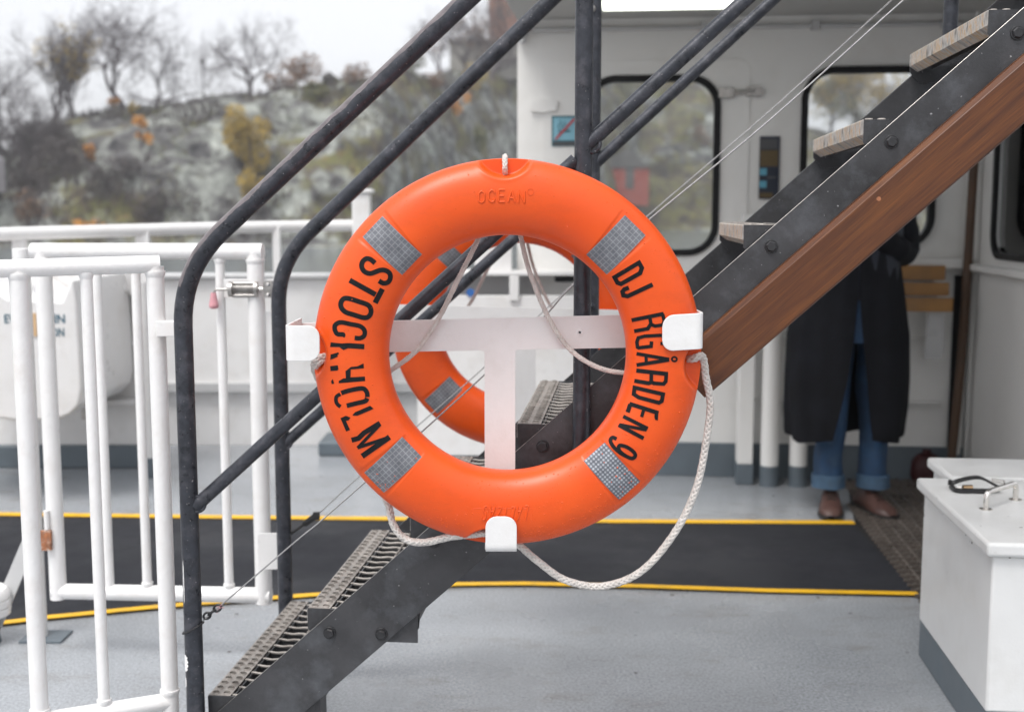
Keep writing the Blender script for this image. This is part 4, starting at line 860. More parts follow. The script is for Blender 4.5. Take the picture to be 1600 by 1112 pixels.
# hinge plates and latch of the door
mb = MB(); a_, b_ = wp(829, 177), wp(873, 155)
wprism(mb, [(a_[0], a_[1] + 0.01), (a_[0] + 0.055, a_[1]), (b_[0] - 0.01, a_[1] + 0.012), (b_[0], b_[1] - 0.012), (a_[0] + 0.06, b_[1]), (a_[0], b_[1] - 0.01)], -0.022, 0.014); build('hinge', mb, 'wall', door, smooth=30, bevel=0.002)
mb = MB(); a_, b_ = wp(829, 645), wp(873, 620); wprism(mb, [(a_[0], a_[1]), (b_[0], a_[1]), (b_[0], b_[1]), (a_[0], b_[1])], -0.022, 0.014); build('hinge', mb, 'wall', door, smooth=30, bevel=0.002)
mb = MB(); a_, b_ = wp(1122, 154), wp(1146, 138); wprism(mb, [(a_[0], a_[1]), (b_[0], a_[1]), (b_[0], b_[1]), (a_[0], b_[1])], -0.04, 0.034)
mb.tube([W(b_[0] - 0.01, -0.03, (a_[1] + b_[1]) / 2), W(b_[0] + 0.10, -0.03, (a_[1] + b_[1]) / 2 + 0.006)], 0.010, 10); q = wp(1165, 151); q2 = wp(1190, 137)
wprism(mb, [(q[0], q[1]), (q2[0], q[1]), (q2[0], q2[1]), (q[0], q2[1])], -0.035, 0.03); build('latch', mb, 'dullsteel', door, smooth=30, bevel=0.002)
# side wall coming towards the camera at the right, with its own window
WSD = 1.5
def sw(x, y): # pixel on the side wall plane -> (t, z)
    r = ray(x, y); k = (sR + (WO - O0).dot(ES)) / r.dot(ES); q = O0 + r * k - WO; return (q.dot(ET), q.z)
tA = sw(1556, 300)[0]; tB = tA - 0.72; zA, zB = sw(1556, 398)[1], sw(1556, 196)[1]
def srect(g, r): return rrect(tB - g, zA - g, tA + g, zB + g, r + g, 10)
mb = MB(); mb.prism([(0.0, 0), (0.0, ZC), (-WSD, ZC), (-WSD, 0)], W(sR, 0, 0), ET, EZ, ES, 0.03, [srect(0, 0.10)]); build('side_wall', mb, 'wall', house, smooth=30)
mb = MB(); mb.prism(srect(-0.01, 0.10), W(sR + 0.012, 0, 0), ET, EZ, ES, 0.006); win = build('window', mb, 'glass', house, smooth=30)
mb = MB(); mb.prism(srect(0.018, 0.10), W(sR - 0.012, 0, 0), ET, EZ, ES, 0.022, [srect(-0.010, 0.10)]); build('gasket', mb, 'black_rubber', win, smooth=40, bevel=0.004)
mb = MB(); mb.prism(srect(-0.02, 0.10), W(sR + 0.032, 0, 0), ET, EZ, ES, 0.012, [srect(-0.032, 0.09)]); build('inner_frame', mb, 'frame_brown', win, smooth=30)
mb = MB(); zl = sw(1525, 412)[1]; mb.prism([(-0.02, zl), (-WSD, zl), (-WSD, zl - 0.03), (-0.02, zl - 0.03)], W(sR - 0.045, 0, 0), ET, EZ, ES, 0.043); build('window_ledge', mb, 'wall', house, smooth=30, bevel=0.004)
# coaming (grey foot of the walls)
mb = MB(); zc_ = wp(1180, 692)[1]; wprism(mb, [(-0.0, 0.0), (sR - 0.004, 0.0), (sR - 0.004, zc_), (-0.0, zc_)], -0.022, 0.020); build('coaming', mb, 'grey_base', house, smooth=30, bevel=0.004)
# ceiling with conduit; unseen front at right extended to shade wall and person
mb = MB(); mb.prism([(0.0, -1.2), (0.95, -1.2), (0.95, -2.9), (sR + 1.6, -2.9), (sR + 1.6, 1.3), (0.0, 1.3)], W(0, 0, ZC), ES, ET, EZ, 0.08); build('ceiling', mb, 'ceil', house, smooth=30)
mb = MB(); zz = wp(1000, 46)[1]; mb.tube([W(-0.02, -0.03, zz), W(sR, -0.03, zz)], 0.011, 10)
for s in (0.05, 0.9, 1.42, 2.02): mb.box(W(s, -0.03, zz), (0.035, 0.04, 0.04))
mb.tube([W(0.02, -0.03, zz), W(0.02, -0.03, zz - 0.02), W(0.03, -0.03, zz - 0.06)], 0.016, 10)
build('conduit', mb, 'lightgrey', house, smooth=40)
mb = MB(); 
for s in (sR - 0.03,): mb.tube([W(s, -0.03, 0.14), W(s, -0.03, ZC)], 0.012, 10)
build('corner_pipe', mb, 'wall', house, smooth=40)
mb = MB(); a_ = wp(1488, 500)[0]; b_ = wp(1506, 500)[0]; wprism(mb, [(a_, zc_), (b_, zc_), (b_, wp(1500, 430)[1]), (a_, wp(1500, 430)[1])], -0.012, 0.010); build('corner_dark_strip', mb, 'black_rubber', house, smooth=30)  # plain black strip on the wall next to the corner
mb = MB(); z1_ = wp(1420, 402)[1]; wprism(mb, [(wp(1230, 500)[0], z1_ - 0.05), (sR - 0.03, z1_ - 0.05), (sR - 0.03, z1_), (wp(1230, 500)[0], z1_)], -0.10, 0.097); build('wall_ledge', mb, 'wall', house, smooth=30, bevel=0.004)
mb = MB()
for y in (526, 625): z_ = wp(1420, y)[1]; wprism(mb, [(wp(1180, 500)[0], z_ - 0.012), (a_ - 0.05, z_ - 0.012), (a_ - 0.05, z_), (wp(1180, 500)[0], z_)], -0.05, 0.048)
build('stiffener', mb, 'wall', house, smooth=30, bevel=0.003)
lampo = thing('ceiling_lamp', 'lit ceiling lamp under the cabin roof at the top edge', 'lamp', pZ(1040, 6, ZC - 0.05))
c0 = pZ(938, 10, ZC - 0.06); mb = MB(); mb.prism([(0, 0), (0.62, 0), (0.62, -0.16), (0, -0.16)], c0, ES, ET, EZ, 0.055); build('housing', mb, 'wall', lampo, smooth=30)
mb = MB(); mb.prism([(0.01, -0.01), (0.61, -0.01), (0.61, -0.15), (0.01, -0.15)], c0 - EZ * 0.022, ES, ET, EZ, 0.021); build('diffuser', mb, 'lamp', lampo, smooth=30, bevel=0.004)
# warm strip lamp reflected/seen inside is left to the window glass
# signs
ns = thing('no_smoking_sign', 'small light blue sign with a red slash beside the dark posts', 'sign', W(*[(lambda q: (q[0], -0.01, q[1]))(wp(880, 228))][0]))
a_, b_ = wp(862, 229, -0.009), wp(904, 181, -0.009); w_, h_ = b_[0] - a_[0], b_[1] - a_[1]
def sq(x0, y0, x1_, y1_): return [(a_[0] + w_ * x0, a_[1] + h_ * y0), (a_[0] + w_ * x1_, a_[1] + h_ * y0), (a_[0] + w_ * x1_, a_[1] + h_ * y1_), (a_[0] + w_ * x0, a_[1] + h_ * y1_)]
def wadd(poly, t, mat, name, par): mb = MB(); wprism(mb, poly, t, 0.0008); return build(name, mb, mat, par, smooth=0)
mb = MB(); wprism(mb, sq(0, 0, 1, 1), -0.012, 0.004); build('plate', mb, 'signteal', ns, smooth=0); wadd(sq(0.06, 0.2, 0.94, 0.94), -0.0130, 'signblue', 'panel', ns); wadd(sq(0.06, 0.03, 0.94, 0.15), -0.0130, 'postergrey', 'caption', ns)
def swr(pts, wd_, t, mat, name, par):
    mb = MB(); P = smooth_path([W(a_[0] + w_ * x, t, a_[1] + h_ * y) for x, y in pts], 5); mb.tube(P, wd_, 6); build(name, mb, mat, par)
swr([(0.25, 0.48), (0.7, 0.50)], 0.0045, -0.0132, 'signteal', 'cigarette', ns); swr([(0.3, 0.55), (0.24, 0.68), (0.36, 0.76), (0.30, 0.86)], 0.0022, -0.0132, 'signteal', 'smoke', ns); swr([(0.42, 0.56), (0.38, 0.66), (0.50, 0.72), (0.46, 0.82)], 0.0022, -0.0132, 'signteal', 'smoke', ns)
mb = MB(); mb.prism([(a_[0] + w_ * 0.10, a_[1] + h_ * 0.24), (a_[0] + w_ * 0.18, a_[1] + h_ * 0.22), (a_[0] + w_ * 0.9, a_[1] + h_ * 0.88), (a_[0] + w_ * 0.82, a_[1] + h_ * 0.92)], W(0, -0.0175, 0), ES, EZ, ET, 0.0008); build('slash', mb, 'signred', ns, smooth=0)
po = thing('notice_poster', 'narrow dark notice poster between the two cabin windows', 'poster', W(wp(1200, 310)[0], -0.01, wp(1200, 310)[1]))
a_, b_ = wp(1185, 311, -0.009), wp(1219, 213, -0.009); w_, h_ = b_[0] - a_[0], b_[1] - a_[1]
mb = MB(); wprism(mb, sq(0, 0, 1, 1), -0.012, 0.004); build('board', mb, 'navy', po, smooth=0)
wadd(sq(0.04, 0.80, 0.88, 0.96), -0.013, 'postergrey', 'text_block', po); wadd(sq(0.04, 0.52, 0.92, 0.78), -0.013, 'ochre', 'ochre_panel', po); wadd(sq(0.03, 0.38, 0.38, 0.49), -0.013, 'cyan', 'picture', po); wadd(sq(0.03, 0.18, 0.38, 0.29), -0.013, 'cyan', 'picture', po); wadd(sq(0.42, 0.33, 0.85, 0.36), -0.013, 'postergrey', 'text_block', po); wadd(sq(0.04, 0.02, 0.7, 0.10), -0.013, 'ochre', 'ochre_panel', po)
# white stand pipes at the foot of the wall
for px_, lab in ((1201, 'white vertical pipe with grey foot just left of the standing person'), (1246, 'white pipe with grey foot partly hidden behind the dark coat')):
    b_ = pZ(px_, 758); o = thing('stand_pipe', lab, 'pipe', b_, 'white stand pipes'); mb = MB(); mb.tube([b_ + EZ * 0.10, b_ + EZ * 1.0], 0.043, 18); mb.lathe([(0.043, 0.99), (0.03, 1.02), (0.004, 1.03)], b_, (0, 0, 1), 18); build('pipe', mb, 'wall', o); mb = MB(); mb.tube([b_, b_ + EZ * 0.10], 0.045, 18); build('foot', mb, 'grey_base', o)
b_ = pZ(1164, 757); wc_ = thing('wall_column', 'narrow white square column with grey foot left of the white stand pipes', 'column', b_); build('shaft', MB().prism([(-0.04, 0.1), (0.035, 0.1), (0.035, 1.3), (-0.04, 1.3)], b_, ES, EZ, ET, 0.12), 'wall', wc_, smooth=30, bevel=0.006); build('foot', MB().prism([(-0.043, 0.001), (0.038, 0.001), (0.038, 0.1), (-0.043, 0.1)], b_ - ET * 0.003, ES, EZ, ET, 0.12), 'grey_base', wc_, smooth=30, bevel=0.004)
# slatted bench leaf
be = thing('slatted_bench', 'wooden slatted bench leaf fixed to the cabin wall beside the person', 'bench', W(wp(1430, 486)[0], -0.2, wp(1430, 486, -0.2)[1]))
for k, (y0, y1_, xr, t) in enumerate(((415, 437, 1478, -0.14), (442, 461, 1484, -0.19), (466, 486, 1490, -0.24))):
    p0, p1 = wp(1330, y1_, t), wp(xr, y0, t); mb = MB(); wprism(mb, [(p0[0], p0[1]), (p1[0], p0[1]), (p1[0], p1[1]), (p0[0], p1[1])], t, 0.028); build('slat', mb, 'bench_wood', be, smooth=30, bevel=0.004)
for k, (y0, y1_, x0, xr, t) in enumerate(((435, 443, 1380, 1461, -0.145), (459, 467, 1385, 1466, -0.195))):
    p0, p1 = wp(x0 - 40, y1_, t), wp(xr, y0, t); mb = MB(); wprism(mb, [(p0[0], p0[1] - 0.004), (p1[0], p0[1] - 0.004), (p1[0], p1[1] + 0.004), (p0[0], p1[1] + 0.004)], t + 0.03, 0.02); build('slat_support', mb, 'lightgrey', be, smooth=30)
    p0, p1 = wp(xr, y1_, t), wp(xr + 18, y0, t); mb = MB(); wprism(mb, [(p0[0], p0[1]), (p1[0], p0[1]), (p1[0], p1[1]), (p0[0], p1[1])], t + 0.02, 0.02); build('end_pad', mb, 'wall', be, smooth=30)
mb = MB()
for x in (1340, 1475): s_ = wp(x, 440, -0.15)[0]; mb.prism([(-0.005, wp(x, 412, -0.1)[1]), (-0.21, wp(x, 484, -0.2)[1]), (-0.20, wp(x, 490, -0.2)[1]), (-0.005, wp(x, 445, -0.1)[1])], W(s_, 0, 0), ET, EZ, ES, 0.008)
build('brackets', mb, 'lightgrey', be, smooth=30)
p0, p1 = wp(1445, 560, -0.2), wp(1473, 486, -0.2); mb = MB(); wprism(mb, [(p0[0], p0[1]), (p1[0], p0[1]), (p1[0] + 0.012, p0[1] + 0.04), (p1[0] + 0.008, p1[1]), (p0[0] + 0.006, p1[1])], -0.2, 0.012); tag(build('paper_holder', mb, 'paper', smooth=30, bevel=0.002), 'pale plastic sheet hanging below the slatted bench leaf', 'holder')
# leaning boat hook in the corner
P = smooth_path([W(wp(x, y, -0.14)[0], -0.14, wp(x, y, -0.14)[1]) for x, y in ((1530, 120), (1519, 300), (1511, 430), (1502, 560), (1488, 705), (1484, 738))], 6)
mb = MB(); mb.tube(P, 0.021, 12); tag(build('boat_hook_pole', mb, 'pole_wood', smooth=60), 'long brown wooden pole leaning in the cabin corner', 'pole')
# ================================================================ RUBBER MAT
def latt(poly_px):
    P = [pZ(x, y) - WO for x, y in poly_px]; st = [(p.dot(ES), p.dot(ET)) for p in P]; return st
MP = latt([(1322, 742), (1336, 822), (1436, 938), (1478, 960), (1560, 742)])
def inside(s, t, poly):
    c = False
    for i in range(len(poly)):
        (x1_, y1_), (x2_, y2_) = poly[i - 1], poly[i]
        if (y1_ > t) != (y2_ > t) and s < (x2_ - x1_) * (t - y1_) / (y2_ - y1_) + x1_: c = not c
    return c
mb = MB(); step = 0.056; s0_, s1_ = min(p[0] for p in MP), max(p[0] for p in MP); t0_, t1_ = min(p[1] for p in MP), max(p[1] for p in MP)
ni, nj = int((s1_ - s0_) / step), int((t1_ - t0_) / step)
for i in range(ni + 1):
    for j in range(nj + 1):
        s, t = s0_ + i * step, t0_ + j * step
        if inside(s, t, MP):
            mb.box(W(s, t, 0) * 1.0 + EZ * (0.007 - WO.z), (step, 0.009, 0.012), Matrix((ES, ET, EZ)).transposed()); mb.box(W(s + step / 2, t + step / 2, 0) + EZ * (0.0065 - WO.z), (0.009, step * 0.8, 0.011), Matrix((ES, ET, EZ)).transposed())
            mb.box(W(s, t, 0) + EZ * (0.014 - WO.z), (0.013, 0.011, 0.006), Matrix((ES, ET, EZ)).transposed())
M['mat'] = paint('brown_rubber_mat', (0.13, 0.11, 0.095), 0.3, 0.3, 5)
M['matbase'] = paint('dirt_under_mat', (0.012, 0.010, 0.009), 0.8, 0.3, 5)
rm = thing('rubber_mat', 'dark brown lattice rubber mat on the deck under the person', 'mat', pZ(1440, 850)); build('lattice', mb, 'mat', rm, smooth=0)
mb = MB(); mb.prism(MP, W(0, 0, 0) + EZ * (0.0008 - WO.z), ES, ET, EZ, 0.001); build('backing', mb, 'matbase', rm, smooth=0)
# ================================================================ LOCKERS (right foreground)
def locker(name, lab, near, length, width, height, lidt, ovh):
    o = thing(name, lab, 'locker', near + ES * width / 2 + ET * length / 2, 'white deck lockers')
    bx = lambda s0, s1, t0, t1, z0, z1: MB().prism([(s0, t0), (s1, t0), (s1, t1), (s0, t1)], near + EZ * z0, ES, ET, EZ, z1 - z0)
    build('plinth', bx(0, width, 0, length, 0.001, 0.11), 'grey_base', o, smooth=30, bevel=0.003)
    build('body', bx(-0.003, width, -0.003, length, 0.11, height - lidt), 'locker', o, smooth=30, bevel=0.007)
    build('lid', bx(-ovh, width + ovh, -ovh, length + ovh, height - lidt + 0.001, height), 'locker', o, smooth=30, bevel=0.009); return o
nb1 = pZ(1556, 1180) - ES * 0.028; zt_ = 0.533
lk1 = locker('deck_locker', 'white chipped deck locker with a chrome handle, nearest the lower right corner', nb1, 0.66, 0.62, zt_, 0.036, 0.022)
fl = pZ(1466, 746, zt_); lk2 = locker('deck_locker', 'white deck locker standing just behind the one with the chrome handle', Vector((fl.x, fl.y + 0.03, 0)) + ES * 0.06, 0.24, 0.6, zt_ + 0.002, 0.034, 0.020)
M['chip'] = paint('bare_chipped_spots', (0.10, 0.09, 0.08), 0.7, 0.4, 60); mb = MB(); rc_ = random.Random(9)
for k in range(26):
    u = rc_.random(); e_ = rc_.random()
    if e_ < 0.45: c = nb1 + ET * rc_.uniform(-0.02, 0.68) + EZ * (zt_ - rc_.choice([0.034, 0.030, 0.004])) - ES * 0.0222; ax, ay, an = ET, EZ, ES * -1
    elif e_ < 0.7: c = nb1 + ES * rc_.uniform(-0.02, 0.6) + EZ * (zt_ - rc_.choice([0.034, 0.004])) - ET * 0.0222; ax, ay, an = ES, EZ, ET * -1
    else: c = nb1 + ET * rc_.uniform(0.0, 0.6) + ES * rc_.uniform(0, 0.5) + EZ * (zt_ + 0.0001); ax, ay, an = ES, ET, EZ
    s1 = rc_.uniform(0.0015, 0.006); s2 = s1 * rc_.uniform(0.25, 0.6); mb.prism([(s1 * math.cos(a) * rc_.uniform(0.6, 1.2), s2 * math.sin(a) * rc_.uniform(0.6, 1.2)) for a in [q * math.pi / 4 for q in range(8)]], c, ax, ay, an, 0.0004)
build('paint_chips', mb, 'chip', lk1, smooth=0, kind='stuff')
hd = lambda x, y, up: pZ(1450 + x / 7.94, 720 + y / 7.94, zt_) + EZ * up
hp = [hd(715, 598, 0), hd(715, 598, 0.030), hd(900, 540, 0.048), hd(1085, 475, 0.030), hd(1085, 475, 0.0)]
hb0, hb1 = hd(715, 598, 0), hd(1085, 480, 0); hv = EZ * 0.046
mb = MB(); mb.tube(fillet([hb0, hb0 + hv, hb1 + hv, hb1], 0.028, 8), 0.0072, 14); hdl = build('handle', mb, 'chrome', lk1, smooth=60)
for p in (hb0, hb1): mb = MB(); mb.lathe([(0.017, 0), (0.017, 0.002), (0.0085, 0.004)], p, (0, 0, 1), 18); build('flange', mb, 'chrome', hdl)
sb = thing('strap', 'black strap with brass and chrome fittings lying on the locker lid', 'strap', pZ(1520, 770, zt_))
def lid(x, y, up): return hd(x, y, up)
mb = MB(); P = smooth_path([lid(285, 330, 0.004), lid(330, 370, 0.022), lid(480, 370, 0.032), lid(640, 370, 0.034), lid(800, 385, 0.02), lid(900, 395, 0.010)], 6)
n_ = len(P); vs = [];
for i, p in enumerate(P):
    for a_, b_ in ((-1, 0), (1, 0), (1, 1), (-1, 1)): vs.append(p + ET * 0.012 * a_ + EZ * 0.007 * b_)
fs = [(i * 4 + k, i * 4 + (k + 1) % 4, (i + 1) * 4 + (k + 1) % 4, (i + 1) * 4 + k) for i in range(n_ - 1) for k in range(4)] + [(0, 1, 2, 3), tuple((n_ - 1) * 4 + k for k in (3, 2, 1, 0))]
mb.add(vs, fs); build('webbing', mb, 'black_plastic', sb, smooth=40, bevel=0.0015)
mb = MB(); mb.tube(smooth_path([lid(290, 350, 0.008), lid(360, 395, 0.007), lid(560, 400, 0.007), lid(760, 405, 0.008), lid(870, 380, 0.008)], 6), 0.0075, 8); build('lower_webbing', mb, 'black_plastic', sb, smooth=40)
mb = MB(); mb.lathe([(0.006, 0), (0.006, 0.012), (0.004, 0.015)], lid(272, 330, 0.008), (0, 0, 1), 12); build('stud', mb, 'black_plastic', sb)
mb = MB(); mb.tube([lid(430, 385, 0.012), lid(545, 385, 0.012)], 0.0085, 12); build('brass_roller', mb, 'brass', sb)
mb = MB(); mb.lathe([(0.002, 0), (0.008, 0.002), (0.008, 0.006)], lid(370, 385, 0.01), (0, -1, 0.3), 14); build('rivet', mb, 'chrome', sb)
mb = MB(); mb.tube([lid(790, 300, 0.012), lid(950, 360, 0.016), lid(930, 330, 0.020), lid(790, 290, 0.016)], 0.0028, 8, closed=True); build('buckle', mb, 'chrome', sb)
mb = MB(); b_ = pZ(1440, 752); mb.lathe([(0.06, 0), (0.075, 0.03), (0.07, 0.10), (0.05, 0.13), (0.03, 0.14)], b_ + Vector((0.02, 0, 0)), (0, 0, 1), 24); mb.tube([b_ + Vector((0.02, 0, 0.13)), b_ + Vector((0.02, 0, 0.16))], 0.02, 12); tag(build('red_canister', mb, 'red', smooth=50), 'dark red canister on the deck behind the white lockers', 'canister')
# ================================================================ BULWARK AND RAILING (left / middle background)
def YB_(x, y, Y): return pY(x, y, Y)
bw = thing('bulwark', 'white ship side bulwark with dark top edge behind the stair rails', 'bulwark', (-1.0, 6.6, 0))
def ybox(name, x0, y0, x1_, y1_, Y, th, mat, par, bevel=0.0):
    a_, b_ = pY(x0, y1_, Y), pY(x1_, y0, Y); mb = MB(); mb.bb((a_.x, Y, a_.z), (b_.x, Y + th, b_.z)); return build(name, mb, mat, par, smooth=30, bevel=bevel)
ybox('panel', 225, 436, 815, 598, 6.60, 0.10, 'white', bw); ybox('top_edge', 225, 428, 815, 436, 6.56, 0.16, 'lightgrey', bw, 0.01)
ybox('ledge_shadow_strip', 225, 598, 815, 613, 6.57, 0.12, 'lightgrey', bw, 0.004); a_ = pY(225, 613, 6.6); b_ = pY(815, 613, 6.6)  # rib coloured grey to give the shadow line of the ledge
mb = MB(); mb.bb((a_.x, 6.62, 0.001), (b_.x, 6.70, a_.z)); build('lower_panel', mb, 'white', bw, smooth=30)
mb = MB(); a_ = pY(506, 680, 6.5); b_ = pY(820, 680, 6.5); mb.bb((a_.x, 6.30, 0.001), (b_.x, 6.60, a_.z)); build('footing', mb, 'grey_base', bw, smooth=30, bevel=0.01)
bl = thing('bulwark', 'lower white bulwark with shelf ribs and dark grey foot behind the left gate', 'bulwark', (-2.4, 6.1, 0))
ybox('panel', -260, 430, 232, 700, 6.05, 0.10, 'white', bl)
a_ = pY(-260, 697, 6.0); b_ = pY(240, 697, 6.0); mb = MB(); mb.bb((a_.x, 6.0, 0.001), (b_.x, 6.14, a_.z)); build('foot_strip', mb, 'grey_base', bl, smooth=30, bevel=0.006)
for y in (432, 538, 630): ybox('rib', 108, y - 4, 214, y + 3, 5.93, 0.12, 'white', bl, 0.006)
ybox('rib', 106, 430, 114, 640, 5.93, 0.12, 'white', bl, 0.006); ybox('bracket', 190, 425, 243, 461, 5.90, 0.12, 'white', bl, 0.006)
mb = MB(); mb.tube([pY(108, 494, 5.85), pY(198, 449, 5.88)], 0.026, 14); build('stay', mb, 'white', bl)
mb = MB(); q = pY(131, 628, 5.85); mb.tube([q, q + Vector((0, -0.08, 0))], 0.026, 12); mb.box(q + Vector((0.02, 0, -0.05)), (0.05, 0.05, 0.07)); build('shackle', mb, 'dullsteel', bl)
b_ = pY(231, 705, 5.8); mb = MB(); mb.tube([(b_.x, 5.8, 0.10), (b_.x, 5.8, pY(231, 440, 5.8).z)], 0.035, 14); build('pillar', mb, 'white', bl); mb = MB(); mb.tube([(b_.x, 5.8, 0.001), (b_.x, 5.8, 0.10)], 0.037, 14); build('pillar_foot', mb, 'grey_base', bl)
rl = thing('deck_railing', 'white horizontal railing along the ship side against the hillside', 'railing', (-2.0, 6.0, 0))
RP = [pD(-260, 377, 4.9), pD(0, 366, 5.4), pD(200, 360, 5.8), pD(350, 356, 6.1), pD(575, 352, 6.5), pD(830, 350, 6.6)]
mb = MB(); mb.tube(smooth_path(RP, 6), [0.031] * (len(smooth_path(RP, 6))), 16); build('top_rail', mb, 'white', rl)
for x, y, d, w_ in ((223, 360, 5.85, 0.033), (30, 365, 5.48, 0.03), (-120, 371, 5.15, 0.03), (432, 354, 6.25, 0.02), (768, 352, 6.55, 0.03), (660, 352, 6.55, 0.025)):
    t_ = pD(x, y, d); mb = MB(); mb.bb((t_.x - w_, t_.y - 0.02, 0.80), (t_.x + w_, t_.y + 0.02, t_.z)); build('post', mb, 'white', rl, smooth=30, bevel=0.006)
mp_ = thing('mooring_post', 'square white post with flat cap rising above the railing', 'post', pD(567, 600, 6.4)); t_ = pD(566, 302, 6.35)
mb = MB(); mb.bb((t_.x - 0.050, t_.y - 0.05, 0.0), (t_.x + 0.045, t_.y + 0.05, t_.z)); build('post', mb, 'white', mp_, smooth=30, bevel=0.008)
mb = MB(); mb.bb((t_.x - 0.064, t_.y - 0.064, t_.z), (t_.x + 0.060, t_.y + 0.064, t_.z + 0.022)); build('cap', mb, 'white', mp_, smooth=30, bevel=0.006)
# evacuation slide box at left
ev = thing('evacuation_box', 'white rounded equipment box with teal letters behind the left railing', 'box', pZ(40, 760)); YE = 5.2
ep = [pY(x, y, YE) for x, y in ((-140, 425), (-20, 445), (14, 467), (96, 471), (104, 452), (112, 436), (119, 470), (124, 540), (128, 605), (124, 632), (108, 648), (90, 655), (30, 658), (-30, 650), (-140, 640))]
mb = MB(); mb.prism([(p.x, p.z) for p in ep], (0, YE, 0), (1, 0, 0), (0, 0, 1), (0, 1, 0), 0.72); build('body', mb, 'white', ev, smooth=30, bevel=0.012)
cp_ = [pY(x, y, YE + 0.06) for x, y in ((-60, 395), (98, 425), (110, 436), (95, 478), (10, 478), (-60, 450))]; mb = MB(); mb.prism([(p.x, p.z) for p in cp_], (0, YE + 0.73, 0), (1, 0, 0), (0, 0, 1), (0, 1, 0), 0.05); build('cover', mb, 'white', ev, smooth=30)
def wordY(word, x0, y0, x1_, y1_, Y, mat, par):
    vs, fs = textmesh(word, 0.0, 0.02); xs = [v_.x for v_ in vs]; ys = [v_.y for v_ in vs]; a_, b_ = pY(x0, y1_, Y), pY(x1_, y0, Y); mb = MB()
    mb.add([Vector((a_.x + (v_.x - min(xs)) / (max(xs) - min(xs)) * (b_.x - a_.x), Y, a_.z + (v_.y - min(ys)) / (max(ys) - min(ys)) * (b_.z - a_.z))) for v_ in vs], fs); build('lettering', mb, mat, par, smooth=0, fix=False, label='teal letters ' + word)
wordY('EV', 7, 491, 24, 505, YE - 0.002, 'textblue', ev); wordY('IN', 85, 491, 101, 505, YE - 0.002, 'textblue', ev); wordY('ON', 80, 512, 100, 526, YE - 0.002, 'textblue', ev)
M['tan'] = flat('tan_label', (0.62, 0.42, 0.24)); p0, p1 = pY(46, 525, YE), pY(57, 489, YE); mb = MB(); mb.bb((p0.x, YE - 0.006, p0.z), (p1.x, YE - 0.002, p1.z)); build('label_plate', mb, 'tan', ev, smooth=0)
# white gear seen through the ring
ct = thing('deck_counter', 'white deck counter with an open shelf seen through the large ring', 'counter', (0.05, 5.8, 0)); YC = 5.72
ybox('top', 648, 424, 905, 431, YC, 0.25, 'white', ct, 0.005); ybox('back_panel', 650, 431, 905, 600, YC + 0.2, 0.03, 'lightgrey', ct)
ybox('upper_case', 742, 376, 800, 424, YC + 0.05, 0.2, 'white', ct, 0.006); ybox('leg', 796, 431, 811, 470, YC, 0.08, 'white', ct, 0.004)
a_ = pY(650, 462, YC); b_ = pY(905, 462, YC); mb = MB(); mb.bb((a_.x, YC + 0.02, 0.12), (b_.x, YC + 0.06, a_.z)); build('front_panel', mb, 'white', ct, smooth=30, bevel=0.004)
mb = MB(); mb.bb((a_.x, YC + 0.02, 0.001), (b_.x, YC + 0.06, 0.118)); build('plinth', mb, 'grey_base', ct, smooth=30)
mb = MB(); mb.bb((pY(868, 440, YC).x, YC + 0.02, pY(868, 441, YC).z), (pY(898, 440, YC).x, YC + 0.15, pY(868, 431, YC).z)); build('shelf_insert', mb, 'black_rubber', ct)
mb = MB(); q = pY(735, 457, YC + 0.015); mb.lathe([(0.020, 0), (0.020, 0.004)], q, (0, -1, 0), 24); M['blue'] = flat('blue_disc', (0.03, 0.13, 0.40)); tag(build('blue_disc', mb, 'blue', smooth=30), 'small round blue mandatory sign seen through the large ring', 'sign')
# ================================================================ PERSON
PX = pZ(1327, 797); pX0, pY0 = PX.x, PX.y
def B(x, y, z): return Vector((pX0 + x, pY0 + y, z))
def skinobj(name, pts, edges, rad, mat, parent, lev=2, root=0):
    me = bpy.data.meshes.new(name); org = origin(parent); me.from_pydata([tuple(Vector(p) - org) for p in pts], edges, []); o = bpy.data.objects.new(name, me); C.objects.link(o); o.parent = parent
    o.modifiers.new('skin', 'SKIN'); 
    for i, r_ in enumerate(rad): me.skin_vertices[0].data[i].radius = (r_, r_) if not isinstance(r_, tuple) else r_
    me.skin_vertices[0].data[root].use_root = True
    sbm = o.modifiers.new('sub', 'SUBSURF'); sbm.levels = lev; sbm.render_levels = lev; me.materials.append(M[mat]); 
    dg = bpy.context.evaluated_depsgraph_get(); dg.update(); ev_ = bpy.data.meshes.new_from_object(o.evaluated_get(dg)); ev_.shade_smooth(); o.modifiers.clear(); o.data = ev_; ev_.name = name
    if not ev_.materials: ev_.materials.append(M[mat])
    return o
per = thing('person', 'person in a long dark open coat, blue jeans and brown shoes standing under the stairs', 'person', B(0, 0, 0))
pts = [B(0, 0, 0.90), B(0, 0.01, 1.05), B(0, 0.01, 1.22), B(0, 0.02, 1.36), B(0, 0.01, 1.44), B(0, -0.02, 1.50), B(0, -0.035, 1.565), B(0, -0.03, 1.60),
       B(-0.15, 0.02, 1.36), B(-0.26, 0.03, 1.14), B(-0.18, -0.16, 1.21), B(-0.14, -0.19, 1.23),
       B(0.15, 0.02, 1.36), B(0.20, 0.03, 1.14), B(0.03, -0.17, 1.23), B(-0.02, -0.20, 1.24),
       B(-0.085, 0, 0.86), B(-0.085, -0.01, 0.50), B(-0.085, 0.01, 0.10), B(0.085, 0, 0.86), B(0.085, -0.01, 0.50), B(0.085, 0.01, 0.10)]
